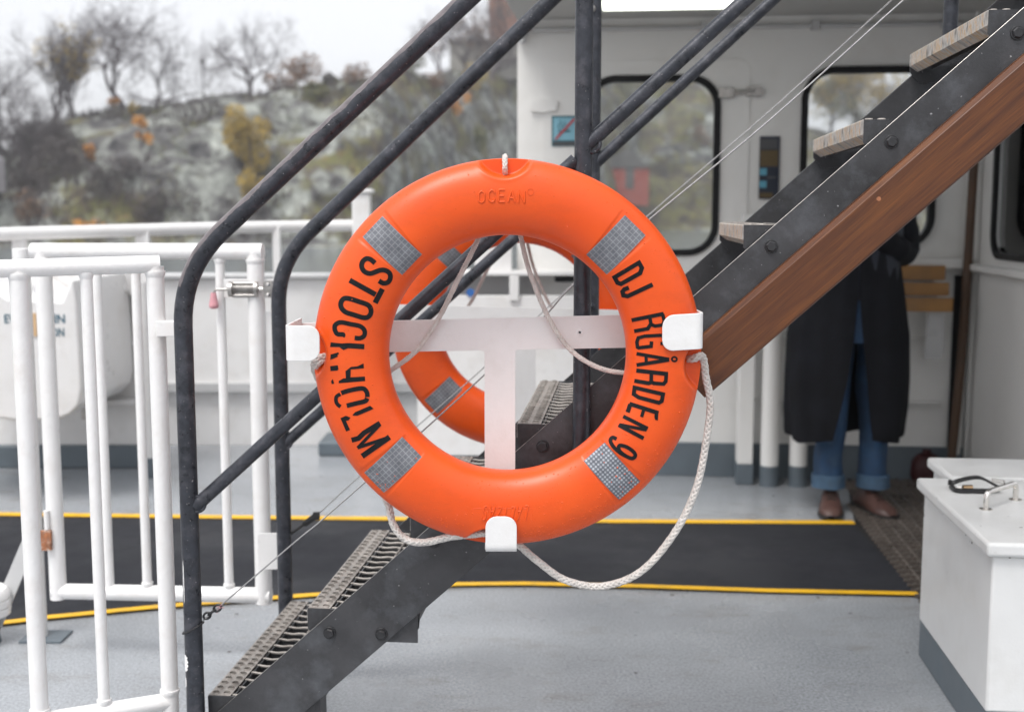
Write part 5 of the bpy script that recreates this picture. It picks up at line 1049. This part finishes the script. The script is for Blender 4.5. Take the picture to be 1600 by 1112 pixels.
ed = [(0, 1), (1, 2), (2, 3), (3, 4), (4, 5), (5, 6), (6, 7), (3, 8), (8, 9), (9, 10), (10, 11), (3, 12), (12, 13), (13, 14), (14, 15), (0, 16), (16, 17), (17, 18), (0, 19), (19, 20), (20, 21)]
rad = [(0.14, 0.10), (0.12, 0.09), (0.13, 0.095), (0.12, 0.08), 0.05, (0.065, 0.075), (0.074, 0.09), (0.05, 0.06), 0.05, 0.038, 0.026, 0.022, 0.05, 0.038, 0.026, 0.022, 0.08, 0.055, 0.04, 0.08, 0.055, 0.04]
# fingers: short chains curling round a phone
for sx, wi in ((-1, 11), (1, 15)):
    palm = B(sx * 0.045 - 0.09, -0.215, 1.255); pts.append(palm); rad.append((0.030, 0.016)); ed.append((wi, len(pts) - 1)); pi_ = len(pts) - 1
    for k, ln_ in enumerate((0.030, 0.034, 0.032, 0.026)):
        b1 = palm + Vector((-sx * 0.012, -0.012, -0.022 + 0.016 * k)); b2 = b1 + Vector((-sx * 0.014, -ln_ * 0.6, 0)); b3 = b2 + Vector((-sx * 0.014, ln_ * 0.3, 0.0))
        i0 = len(pts); pts += [b1, b2, b3]; rad += [0.0095, 0.0085, 0.0075]; ed += [(pi_, i0), (i0, i0 + 1), (i0 + 1, i0 + 2)]
    t1 = palm + Vector((-sx * 0.004, 0.0, 0.030)); t2 = t1 + Vector((-sx * 0.02, -0.012, 0.018)); i0 = len(pts); pts += [t1, t2]; rad += [0.011, 0.009]; ed += [(pi_, i0), (i0, i0 + 1)]
skinobj('body', pts, ed, rad, 'skin', per)
mb = MB(); hc = B(0, -0.005, 1.575)
def ell(c, rx, ry, rz, cut=None, n=18):
    m2 = MB(); vs = []; 
    for i in range(n + 1):
        a_ = -math.pi / 2 + math.pi * i / n
        for k in range(2 * n):
            b2 = math.pi * k / n; vs.append(Vector((c.x + rx * math.cos(a_) * math.cos(b2), c.y + ry * math.cos(a_) * math.sin(b2), c.z + rz * math.sin(a_))))
    fs = [(i * 2 * n + k, i * 2 * n + (k + 1) % (2 * n), (i + 1) * 2 * n + (k + 1) % (2 * n), (i + 1) * 2 * n + k) for i in range(n) for k in range(2 * n)]
    return vs, fs
vs, fs = ell(hc + Vector((0, 0.012, 0.012)), 0.083, 0.096, 0.085); vs = [v_ + Vector((0, 0.028 * max(0, (hc.z + 0.01 - v_.z) / 0.08) + 0.0, 0)) * (1 if v_.y < hc.y + 0.02 else 0) for v_ in vs]; mb.add(vs, fs); build('hair', mb, 'hair', per, smooth=180)
for sx in (-1, 1):
    mb = MB(); vs, fs = ell(B(sx * 0.028, -0.118, 1.545), 0.011, 0.008, 0.008, n=8); mb.add(vs, fs); build('eye', mb, 'bolt', per, smooth=180)
    mb = MB(); vs, fs = ell(B(sx * 0.083, -0.01, 1.54), 0.01, 0.018, 0.03, n=8); mb.add(vs, fs); build('ear', mb, 'skin', per, smooth=180)
mb = MB(); mb.tube([B(0, -0.115, 1.55), B(0, -0.135, 1.518), B(0, -0.118, 1.51)], [0.006, 0.013, 0.009], 10); build('nose', mb, 'skin', per, smooth=180)
mb = MB(); mb.tube([B(-0.022, -0.108, 1.487), B(0, -0.116, 1.485), B(0.022, -0.108, 1.487)], [0.003, 0.006, 0.003], 8); M['lip'] = flat('lips', (0.4, 0.14, 0.12)); build('mouth', mb, 'lip', per, smooth=180)
mb = MB(); c = B(-0.09, -0.232, 1.27); mb.box(c, (0.068, 0.009, 0.14)); ph = build('phone', mb, 'black_plastic', smooth=30, bevel=0.004); tag(ph, 'dark phone held in both hands of the person in the coat', 'phone')
# jeans
def loft(name, rings, mat, parent, smooth=180, closed=True):
    mb = MB(); n = len(rings[0]); vs = [p for r_ in rings for p in r_]; fs = []
    for i in range(len(rings) - 1):
        for k in range(n if closed else n - 1): fs.append((i * n + k, i * n + (k + 1) % n, (i + 1) * n + (k + 1) % n, (i + 1) * n + k))
    mb.add(vs, fs); return build(name, mb, mat, parent, smooth=smooth)
def oval(cx, cy, z, rx, ry, n=36, wr=0.0, ph=0.0): return [B(cx + (rx + wr * math.sin(5 * a + ph + z * 31)) * math.cos(a), cy + (ry + wr * math.sin(4 * a + ph)) * math.sin(a), z) for a in [2 * math.pi * k / n for k in range(n)]]
for sx in (-1, 1):
    off = sx * 0.098; rings = []
    for k in range(26):
        f = k / 25; z = 0.115 + f * 0.80; rx = 0.064 + 0.026 * f + 0.006 * math.exp(-((z - 0.5) / 0.12) ** 2); rings.append(oval(off * (1 - 0.1 * f) + 0.004 * math.sin(z * 20), 0.0, z, rx * (0.92 + 0.08 * math.cos(z * 9)), rx * 1.05, wr=0.0035 * (1 - f), ph=sx))
    loft('jeans_leg', rings, 'jeans', per)
    loft('trouser_cuff', [oval(off, 0, 0.112, 0.060, 0.07), oval(off, 0, 0.11, 0.072, 0.080, wr=0.003), oval(off, 0, 0.165, 0.071, 0.079, wr=0.003), oval(off, 0, 0.168, 0.06, 0.07)], 'cuff', per, 50)
rings = [oval(0, 0, 0.76 + 0.055 * k, 0.178 - 0.002 * k, 0.150 - 0.001 * k) for k in range(6)]; loft('jeans_seat', rings, 'jeans', per)
# shoes
for sx in (-1, 1):
    c = B(sx * 0.085, 0, 0); ang = sx * R(14); fd = Vector((math.sin(ang), -math.cos(ang), 0)); sd_ = Vector((fd.y, -fd.x, 0)); rings = []
    for u, hw, hh in ((-0.095, 0.020, 0.03), (-0.085, 0.034, 0.07), (-0.05, 0.040, 0.105), (0.0, 0.041, 0.115), (0.04, 0.044, 0.098), (0.08, 0.050, 0.075), (0.12, 0.052, 0.064), (0.155, 0.047, 0.054), (0.18, 0.034, 0.040), (0.192, 0.016, 0.025)):
        rings.append([c + fd * u + sd_ * hw * math.cos(a) + EZ * (0.018 + max(0, hh - 0.018) * max(0, math.sin(a)) ** 0.8 if math.sin(a) > 0 else 0.018) for a in [2 * math.pi * k / 24 for k in range(24)]])
    sh = loft('shoe', rings, 'shoe', per); rings = [[c + fd * (u * 1.03) + sd_ * (hw + 0.005) * math.cos(a) + EZ * (0.022 if math.sin(a) > 0 else 0.012) for a in [2 * math.pi * k / 24 for k in range(24)]] for u, hw in ((-0.1, 0.012), (-0.092, 0.03), (-0.05, 0.040), (0.0, 0.038), (0.06, 0.046), (0.12, 0.052), (0.16, 0.046), (0.185, 0.03), (0.197, 0.008))]
    loft('sole', rings, 'sole', sh, 40)
    mb = MB()
    for k in range(4): p = c + fd * (0.035 + 0.022 * k) + EZ * (0.103 - 0.010 * k); mb.tube([p - sd_ * 0.022, p + EZ * 0.004, p + sd_ * 0.022], 0.003, 6)
    build('laces', mb, 'sole', sh)
# coat: shell open at the front
def coat_ring(z, rx, ry, gap, th, k): 
    pts_ = []; n = 56; a0 = -math.pi / 2 + gap; a1 = 1.5 * math.pi - gap
    for i in range(n + 1):
        a = a0 + (a1 - a0) * i / n; fold = 0.018 * math.sin(a * 7 + z * 2.5) * max(0, 1.25 - z) + 0.006 * math.sin(a * 17 + 1); pts_.append(B((rx + fold) * math.cos(a) - 0.035, (ry + fold) * math.sin(a), z + 0.012 * math.sin(a * 3) * (1 if z < 0.37 else 0)))
    return pts_
prof = [(0.335, 0.246, 0.17, 0.38), (0.36, 0.252, 0.175, 0.36), (0.45, 0.260, 0.18, 0.28), (0.60, 0.264, 0.18, 0.17), (0.78, 0.262, 0.175, 0.07), (0.95, 0.235, 0.165, 0.015), (1.08, 0.212, 0.155, 0.015), (1.22, 0.208, 0.15, 0.08), (1.34, 0.20, 0.135, 0.25), (1.40, 0.14, 0.10, 0.5), (1.44, 0.075, 0.07, 0.8)]
out_, inn = [], []
dense = []
for i in range(len(prof) - 1):
    for k in range(5): dense.append(tuple(prof[i][j] + (prof[i + 1][j] - prof[i][j]) * k / 5 for j in range(4)))
dense.append(prof[-1])
ro = [coat_ring(z, rx, ry, g_, 0, 0) for z, rx, ry, g_ in dense]; ri = [coat_ring(z, rx - 0.010, ry - 0.010, g_ + 0.01, 0, 0) for z, rx, ry, g_ in dense]
mb = MB(); n = len(ro[0]); loopr = [a + b_[::-1] for a, b_ in zip(ro, ri)]; m_ = 2 * n; vs = [p for r_ in loopr for p in r_]; fs = [(i * m_ + k, i * m_ + (k + 1) % m_, (i + 1) * m_ + (k + 1) % m_, (i + 1) * m_ + k) for i in range(len(loopr) - 1) for k in range(m_)]
for i in (0, len(loopr) - 1):
    for k in range(n - 1): fs.append((i * m_ + k, i * m_ + k + 1, i * m_ + m_ - 2 - k, i * m_ + m_ - 1 - k))
mb.add(vs, fs); coat = build('coat', mb, 'coat', per, smooth=60)
for sx in (-1, 1):
    P = smooth_path([B(sx * 0.165 - 0.02, 0.01, 1.355), B(sx * 0.225 - 0.03, 0.02, 1.25), B(sx * 0.245 - 0.035, 0.03, 1.14), B(sx * 0.18 - 0.05, -0.08, 1.16), B(sx * 0.105 - 0.075, -0.165, 1.22)], 6); mb = MB(); mb.tube(P, [0.068 - 0.020 * i / len(P) + 0.003 * math.sin(i * 1.9) for i in range(len(P))], 20); build('sleeve', mb, 'coat', coat, smooth=180)
mb = MB(); mb.tube(smooth_path([B(-0.07, -0.08, 1.36), B(-0.085, 0.03, 1.43), B(0, 0.075, 1.45), B(0.085, 0.03, 1.43), B(0.07, -0.08, 1.36)], 6), 0.022, 12); build('collar', mb, 'coat', coat, smooth=180)
rings = [oval(0, 0, 0.94 + 0.05 * k, 0.170 + 0.003 * k - (0.05 if k > 8 else 0), 0.147 - (0.05 if k > 8 else 0)) for k in range(10)]; M['shirt'] = paint('dark_jumper', (0.02, 0.024, 0.034), 0.9); loft('jumper', rings, 'shirt', per)
# ================================================================ WATER, FAR SHORE
SEA = -1.5
mb = MB(); g = [-520, -300, -150, -60, 0, 60, 150, 300, 520]; gy = [-260, -100, -20, 10, 40, 80, 120, 160, 220, 330]
vs = [(x, y, SEA) for y in gy for x in g]; fs = [(j * 9 + i, j * 9 + i + 1, (j + 1) * 9 + i + 1, (j + 1) * 9 + i) for j in range(len(gy) - 1) for i in range(8)]
mb.add(vs, fs); struct('water', mb, 'water', loc=(0, 0, SEA))
mb = MB(); mb.bb((-9, -4, SEA - 0.5), (7, 6.9, -0.065)); tag(build('ship_hull', mb, 'white', smooth=30), 'white ship hull below the deck', 'hull')
def interp(t, tab):
    if t <= tab[0][0]: return tab[0][1]
    for (a, va), (b_, vb) in zip(tab, tab[1:]):
        if t <= b_: f = (t - a) / (b_ - a); return va + (vb - va) * f
    return tab[-1][1]
RT_ = [(-900, 300), (-300, 290), (-60, 285), (0, 270), (50, 235), (95, 205), (150, 182), (200, 170), (260, 164), (330, 152), (420, 152), (500, 140), (600, 126), (680, 124), (760, 118), (850, 112), (940, 100), (1080, 95), (1130, 120), (1240, 200), (1330, 222), (1480, 232), (1700, 250), (2300, 270)]
def Y0(u): return interp(u, [(-900, 92), (600, 103), (800, 150), (900, 190), (1000, 210), (2300, 225)])
def terr(u, s, rough=1.0):
    y0 = Y0(u); Y = y0 + 20 * s; ry = interp(u, RT_); Yr = y0 + 20; hr = CAMZ + (335 - ry) / FPX * Yr; base = SEA
    prof_ = interp(s, [(-0.1, 0.0), (0.0, 0.02), (0.10, 0.12), (0.25, 0.42), (0.40, 0.62), (0.60, 0.80), (0.80, 0.93), (1.0, 1.0), (1.4, 0.99), (2.5, 0.9)])
    X = (u - 800) / FPX * Y; z = base + (hr - base) * prof_
    if rough:
        p = Vector((X * 0.12, Y * 0.12, 3.1)); d = mn.fractal(p, 0.75, 2.1, 6); q = Vector((X * 0.35, Y * 0.35, 7.7)); d2 = mn.ridged_multi_fractal(q, 0.9, 2.2, 4, 1.0, 2.0)
        amp = min(1, max(0, s + 0.05) * 4) * (1 if s < 0.9 else 0.45); z += rough * amp * (d * 1.1 + (d2 - 1.2) * 0.42); Y2 = Y + rough * amp * mn.noise(Vector((X * 0.2, z * 0.4, 1))) * 1.6
        return Vector((X, Y2, z))
    return Vector((X, Y, z))
NU, NS = 560, 84; mb = MB(); vs = [terr(-900 + 3200 * i / NU, -0.1 + 2.6 * (j / NS) ** 1.5) for i in range(NU + 1) for j in range(NS + 1)]
fs = [(i * (NS + 1) + j, (i + 1) * (NS + 1) + j, (i + 1) * (NS + 1) + j + 1, i * (NS + 1) + j + 1) for i in range(NU) for j in range(NS)]
mb.add(vs, fs); struct('hill', mb, 'hill', loc=(0, 110, SEA), smooth=180)
def on(px_, s): # ground point below pixel column
    return terr(px_, s)
# leaves
rl_ = random.Random(11)
def leafball(mb, c, rad_, n, size, rnd, sq_=(1, 1, 1), hollow=0.3):
    for _ in range(n):
        d = Vector((rnd.gauss(0, 1), rnd.gauss(0, 1), rnd.gauss(0, 1))).normalized() * (rnd.uniform(hollow, 1) ** 0.6) * rad_; p = c + Vector((d.x * sq_[0], d.y * sq_[1], d.z * sq_[2]))
        a = Vector((rnd.gauss(0, 1), rnd.gauss(0, 1), rnd.gauss(0, 1))).normalized(); b_ = a.orthogonal().normalized(); s = size * rnd.uniform(0.5, 1.3); e = a.cross(b_)
        mb.add([p + b_ * s, p + e * s * 0.6, p - b_ * s, p - e * s * 0.6], [(0, 1, 2, 3)])
def branch(mb, tips, p, d, ln_, r, lev, rnd, spread=0.55, up=0.12):
    n = 3 if lev > 1 else 2; pts_ = [p]; q = p.copy(); dd = d.copy(); rr_ = [r]
    for k in range(n):
        dd = (dd + Vector((rnd.gauss(0, 0.13), rnd.gauss(0, 0.13), rnd.gauss(0, 0.10) + up * 0.3))).normalized(); q = q + dd * ln_ / n; pts_.append(q.copy()); rr_.append(max(0.016, r * (1 - 0.42 * (k + 1) / n)))
    mb.tube(pts_, rr_, 5 if lev > 3 else 3, cap=False)
    if lev <= 0: tips.append(q); return
    nb_ = 3 if rnd.random() < (0.75 if lev > 5 else 0.4) else 2
    for k in range(nb_):
        ax = dd.orthogonal().normalized(); rot = Matrix.Rotation(rnd.uniform(0, 6.28), 3, dd); nd = (dd + (rot @ ax) * rnd.uniform(spread * 0.7, spread * 1.5)).normalized(); nd = (nd + Vector((0, 0, up))).normalized()
        branch(mb, tips, (pts_[-1], pts_[-2], pts_[1])[k], nd, ln_ * rnd.uniform(0.74, 1.0), r * 0.60, lev - 1, rnd, spread, up)
    if lev == 3: tips.append(pts_[2])
def tree(px_, s, h, lev, lab, leaf=None, nleaf=0, lsize=0.18, seed=1, group='trees on the far hill', mat='bark', spread=0.7, up=0.05, lean=0, trunkf=0.17, thick=0.020, name='bare_tree', cat='tree', sub=4, yoff=0, crownr=0.55):
    base = on(px_, s) + Vector((0, yoff, -0.3)); o = thing(name, lab, cat, base, group); rnd = random.Random(seed); mb = MB(); tips = []
    branch(mb, tips, base, Vector((lean, 0, 1)).normalized(), h * trunkf, h * thick, lev, rnd, spread, up); build('trunk', mb, mat, o, smooth=180, fix=False)
    if leaf:
        m2 = MB()
        for tp in tips:
            if rnd.random() < nleaf: leafball(m2, tp, crownr, 12, lsize, rnd)
        if m2.v: build('crown', m2, leaf, o, smooth=0, fix=False)
    return o
tree(206, 0.98, 17.5, 8, 'wide bare tree on the crest, between the mustard tufted tree and the gap of sky', seed=5, spread=0.85, lean=-0.2, trunkf=0.17, up=0.06)
tree(250, 0.98, 11.0, 7, 'small bare tree leaning right on the crest beside the wide bare one', seed=8, spread=0.8, lean=0.15, trunkf=0.16)
tree(398, 0.99, 14.0, 7, 'rounded bare tree on the crest left of the reddish bush', seed=21, spread=0.85, up=0.06, trunkf=0.16)
tree(95, 0.93, 14.0, 7, 'tall thin tree with mustard yellow leaf tufts at the left', 'leaf_yellow', 0.055, 0.16, seed=31, spread=0.5, up=0.2, name='yellowing_tree', crownr=0.6)
tree(130, 0.95, 11, 7, 'thinner yellowing tree right behind the mustard tufted one', 'leaf_yellow', 0.05, 0.15, seed=33, spread=0.45, up=0.2, name='yellowing_tree')
tree(10, 0.6, 18.0, 8, 'dark bare tree at the left edge of the photo', seed=41, spread=0.5, lean=0.06, thick=0.026)
tree(45, 0.5, 14.0, 7, 'dark bare tree between the left edge and the mustard tufted tree', seed=42, spread=0.5)
tree(-40, 0.7, 17.0, 7, 'bare tree just outside the left edge', seed=43)
tree(560, 1.0, 3.6, 5, 'tiny bare sapling on the crest below the pipe handrail', seed=51)
tree(690, 1.0, 11, 7, 'sparse bare tree in front of the stone building', seed=52, spread=0.5)
tree(733, 0.92, 12, 7, 'brown twiggy tree below the stone building', 'leaf_brown', 0.15, 0.12, seed=53, spread=0.5)
tree(795, 0.75, 17, 7, 'brown twiggy tree beside the edge of the cabin wall', 'leaf_brown', 0.25, 0.12, seed=54, spread=0.5)
tree(768, 0.85, 15, 7, 'dark twiggy tree below the brick tower', seed=55, spread=0.5)
tree(1335, 0.8, 24.0, 8, 'yellow green tree seen through the right cabin window', 'leaf_yellow', 0.35, 0.2, seed=61, spread=0.5, name='yellowing_tree', crownr=0.8)
tree(1290, 0.7, 19.5, 7, 'olive tree at the left side of the right cabin window', 'leaf_green', 0.5, 0.2, seed=62, name='yellowing_tree', crownr=0.8)
tree(1420, 0.8, 20, 7, 'olive tree at the right side of the right cabin window', 'leaf_green', 0.5, 0.2, seed=63, name='yellowing_tree', crownr=0.8)
tree(1385, 0.6, 15, 7, 'low yellow tree in the middle of the right cabin window', 'leaf_yellow', 0.5, 0.2, seed=64, name='yellowing_tree', crownr=0.8)
tree(1100, 0.8, 9.0, 6, 'orange brown tree seen in the upper corner of the left cabin window', 'leaf_brown', 0.4, 0.2, seed=65, name='yellowing_tree')
def shrub(px_, s, w_, h_, mat, lab, seed, n=420, size=0.17, group='bushes on the far hill'):
    base = on(px_, s); o = thing('bush', lab, 'bush', base, group); rnd = random.Random(seed); mb = MB(); k = 7
    for _ in range(k):
        c = base + Vector((rnd.gauss(0, w_ * 0.26), rnd.gauss(0, 0.4), h_ * rnd.uniform(0.12, 0.85))); leafball(mb, c, w_ * rnd.uniform(0.22, 0.36), n // k, size, rnd, (1, 1, 1.15))
    build('foliage', mb, mat, o, smooth=0, fix=False); mb = MB()
    for _ in range(5): mb.tube([base - EZ * 0.2, base + Vector((rnd.gauss(0, w_ * 0.2), rnd.gauss(0, 0.2), h_ * rnd.uniform(0.5, 0.9)))], [0.05, 0.015], 4, cap=False)
    build('stems', mb, 'bark', o, smooth=0, fix=False)
for i, a in enumerate([(398, 0.22, 3.6, 8.0, 'leaf_yellow', 'tall mustard yellow birch bush on the rock face', 3000), (400, 0.14, 2.6, 4.0, 'leaf_yellow', 'lower part yellow bush at the foot of the tall mustard one', 700), (232, 0.42, 1.3, 2.9, 'leaf_orange', 'bright orange bush on the left rock face, the larger one', 420), (147, 0.36, 1.1, 1.9, 'leaf_orange', 'pale orange bush left of the larger orange one', 300),
    (189, 0.97, 0.9, 1.3, 'leaf_orange', 'small orange bush at the foot of the wide bare tree', 220), (216, 0.90, 1.0, 1.0, 'leaf_yellow', 'small dull yellow bush below the wide bare tree', 200), (490, 0.99, 4.6, 2.9, 'leaf_brown', 'reddish brown rounded bush on the crest', 1200), (440, 0.99, 2.6, 1.8, 'leaf_brown', 'low brown bush left of the reddish rounded one', 400),
    (40, 0.3, 4.5, 3.0, 'twig', 'dark bare thicket low at the left edge', 1200), (110, 0.35, 4.5, 3.0, 'twig', 'dark bare thicket below the mustard tufted tree', 1200), (180, 0.2, 4.0, 2.6, 'twig', 'dark bare thicket under the two orange bushes', 1100), (250, 0.12, 3.4, 2.0, 'twig', 'dark bare thicket low beside the pale rock face', 900), (75, 0.6, 4.0, 3.0, 'twig', 'dark bare thicket on the upper left slope', 1100),
    (640, 0.95, 3.0, 2.2, 'leaf_green', 'olive green bush on the crest behind the pipe rail', 600), (735, 0.68, 3.6, 3.0, 'leaf_yellow', 'yellow green bush below the stone building', 700), (712, 0.5, 2.6, 2.0, 'leaf_orange', 'orange bush on the slope left of the cabin wall', 500), (745, 0.3, 3.6, 2.6, 'leaf_green', 'green bush low on the slope left of the cabin wall', 700),
    (680, 0.8, 2.6, 1.6, 'leaf_brown', 'brown bush under the crest', 400), (560, 0.8, 3.0, 1.3, 'leaf_brown', 'brown scrub bush behind the far handrail', 400), (500, 0.72, 3.0, 1.2, 'leaf_green', 'olive scrub bush near the middle of the slope', 400), (135, 0.06, 2.0, 0.8, 'leaf_orange', 'small orange bush at the shoreline', 250), (60, 0.15, 3.0, 2.2, 'leaf_brown', 'brown bush at the shoreline left', 500),
    (980, 0.5, 4.0, 3.0, 'leaf_green', 'green bush above the red cottage', 800), (1060, 0.62, 4.0, 3.0, 'leaf_yellow', 'yellow bush right of the red cottage', 700), (1085, 0.3, 4.0, 3.0, 'leaf_brown', 'brown bush low at the right of the first cabin window', 600), (960, 0.85, 4.0, 3.0, 'leaf_brown', 'brown bush high in the first cabin window', 600), (1270, 0.3, 5.0, 3.0, 'leaf_green', 'green bush low in the second cabin window', 700), (1440, 0.3, 5.0, 3.4, 'leaf_green', 'green bush low at the right of the second cabin window', 700)]):
    shrub(a[0], a[1], a[2], a[3], a[4], a[5], 100 + i, a[6])
# uncountable undergrowth
mb = MB(); rnd = random.Random(5)
for _ in range(15000):
    u = rnd.uniform(-250, 1500); s = rnd.uniform(0.01, 1.02); dens = mn.noise(Vector((u * 0.011, s * 4, 2.0))) + (0.25 if u < 130 else 0) + (0.2 if s < 0.2 else 0) + (0.15 if u > 640 else 0)
    if dens < 0.05: continue
    p = terr(u, s); hh = rnd.uniform(0.25, 0.9) * (1.6 if u < 130 else 1); d = Vector((rnd.gauss(0, 0.35), rnd.gauss(0, 0.35), 1)).normalized(); sd_ = d.orthogonal().normalized() * rnd.uniform(0.03, 0.11)
    mb.add([p - sd_, p + sd_, p + d * hh + sd_ * 0.3, p + d * hh - sd_ * 0.3], [(0, 1, 2, 3)])
o = build('undergrowth', mb, 'twig', smooth=0, fix=False, kind='stuff'); tag(o, 'bare brown undergrowth covering the rocky far slope', 'undergrowth')
mb = MB()
for _ in range(9000):
    u = rnd.uniform(-250, 1500); s = rnd.uniform(0.01, 1.02); dens = mn.noise(Vector((u * 0.013, s * 3, 9.0))) + (0.15 if u > 620 else 0) + (0.12 if s > 0.7 and u > 420 else 0)
    if dens < 0.12: continue
    leafball(mb, terr(u, s) + EZ * 0.15, 0.35, 2, 0.16, rnd)
o = build('ground_cover', mb, 'leaf_green', smooth=0, fix=False, kind='stuff'); tag(o, 'olive green ground cover between the rocks of the far slope', 'ground cover')
# buildings on the hill
def houseb(name, lab, u0, u1, ytop, ybot, s, wallmat, roofpx=0, depth=6, wins=(), flat_roof=True):
    Y = Y0((u0 + u1) / 2) + 20 * s; a_, b_ = pY(u0, ybot, Y), pY(u1, ytop, Y); o = thing(name, lab, 'building', ((a_.x + b_.x) / 2, Y + depth / 2, a_.z - 1)); mb = MB(); mb.bb((a_.x, Y, a_.z - 1.0), (b_.x, Y + depth, b_.z)); build('wall', mb, wallmat, o, smooth=0)
    if flat_roof: mb = MB(); mb.bb((a_.x - 0.2, Y - 0.2, b_.z), (b_.x + 0.2, Y + depth + 0.2, b_.z + 0.35)); build('roof', mb, 'stone', o, smooth=0)
    else:
        mid = (a_.x + b_.x) / 2; rh = (335 - (ytop - roofpx)) / FPX * Y + CAMZ - b_.z; mb = MB(); mb.prism([(a_.x - 0.25, b_.z - 0.05), (b_.x + 0.25, b_.z - 0.05), (mid, b_.z + rh)], (0, Y - 0.25, 0), (1, 0, 0), (0, 0, 1), (0, 1, 0), depth + 0.5); build('roof', mb, wallmat if False else 'darkroof', o, smooth=0)
    for (x, y, w_, h_) in wins:
        p = pY(x, y, Y); hw, hh = w_ / FPX * Y / 2, h_ / FPX * Y / 2; mb = MB(); mb.bb((p.x - hw, Y - 0.06, p.z - hh), (p.x + hw, Y - 0.01, p.z + hh)); wi = build('window', mb, 'darkroof', o, smooth=0)
    return o
houseb('stone_building', 'grey and brick fortress building on the crest above the lifebuoy', 703, 812, 66, 112, 1.15, 'stone', wins=((722, 92, 6, 10), (745, 92, 6, 10)), depth=9)
houseb('brick_tower', 'red brick tower rising behind the stone building', 764, 812, -18, 66, 1.25, 'brick', wins=((780, 20, 5, 12), (796, 20, 5, 12)), depth=6)
houseb('red_cottage', 'red wooden cottage seen through the first cabin window', 938, 1014, 262, 312, 0.02, 'redwood', 28, 5, ((984, 278, 13, 34), (952, 282, 10, 12)), False)
houseb('crest_hut', 'small dark hut beside the reddish bush on the crest', 505, 525, 122, 136, 1.0, 'darkroof', 4, 3, (), False)
wb = thing('white_cottage', 'white cottage with red trim at the left edge of the far shore', 'building', pY(-10, 300, 100)); p0, p1 = pY(-110, 300, 101), pY(-12, 226, 101)
M['shorewhite'] = flat('white_boards', (0.40, 0.38, 0.40)); mb = MB(); mb.prism([(p0.x, p0.z), (p1.x, p0.z), (p1.x, p0.z + 2.9), (p1.x - 2.2, p1.z), (p0.x, p1.z)], (0, 101, 0), (1, 0, 0), (0, 0, 1), (0, 1, 0), 2.2); build('wall', mb, 'shorewhite', wb, smooth=0)
for y in (252, 276, 296): q0, q1 = pY(-70, y + 2, 100.9), pY(-13, y - 2, 100.9); mb = MB(); mb.bb((q0.x, 100.85, q0.z), (q1.x, 100.97, q1.z)); build('trim', mb, 'redwood', wb, smooth=0)
lp_ = thing('lamp_post', 'thin lamp post standing on the crest in the gap of sky', 'lamp post', on(327, 1.0), None); g_ = on(327, 1.0); mb = MB(); mb.tube([g_, g_ + EZ * 3.3], 0.07, 6); build('pole', mb, 'bark', lp_); mb = MB(); mb.lathe([(0.1, 0), (0.28, 0.2), (0.2, 0.45), (0.05, 0.5)], g_ + EZ * 3.3, (0, 0, 1), 10); build('lamp_head', mb, 'darkroof', lp_)

# ================================================================ HAZE
M['haze'] = bpy.data.materials.new('pale_haze'); M['haze'].use_nodes = True; hn = M['haze'].node_tree; hn.nodes.remove(hn.nodes['Principled BSDF'])
pv = hn.nodes.new('ShaderNodeVolumePrincipled'); pv.inputs['Density'].default_value = 0.0008; pv.inputs['Color'].default_value = (0.93, 0.94, 0.97, 1); pv.inputs['Anisotropy'].default_value = 0.0
hn.links.new(pv.outputs[0], hn.nodes['Material Output'].inputs['Volume'])
mb = MB(); mb.bb((-530, -270, SEA - 1.6), (530, 340, 60)); hz = build('haze', mb, 'haze', smooth=0, kind='stuff'); tag(hz, 'pale autumn haze over the harbour', 'haze')
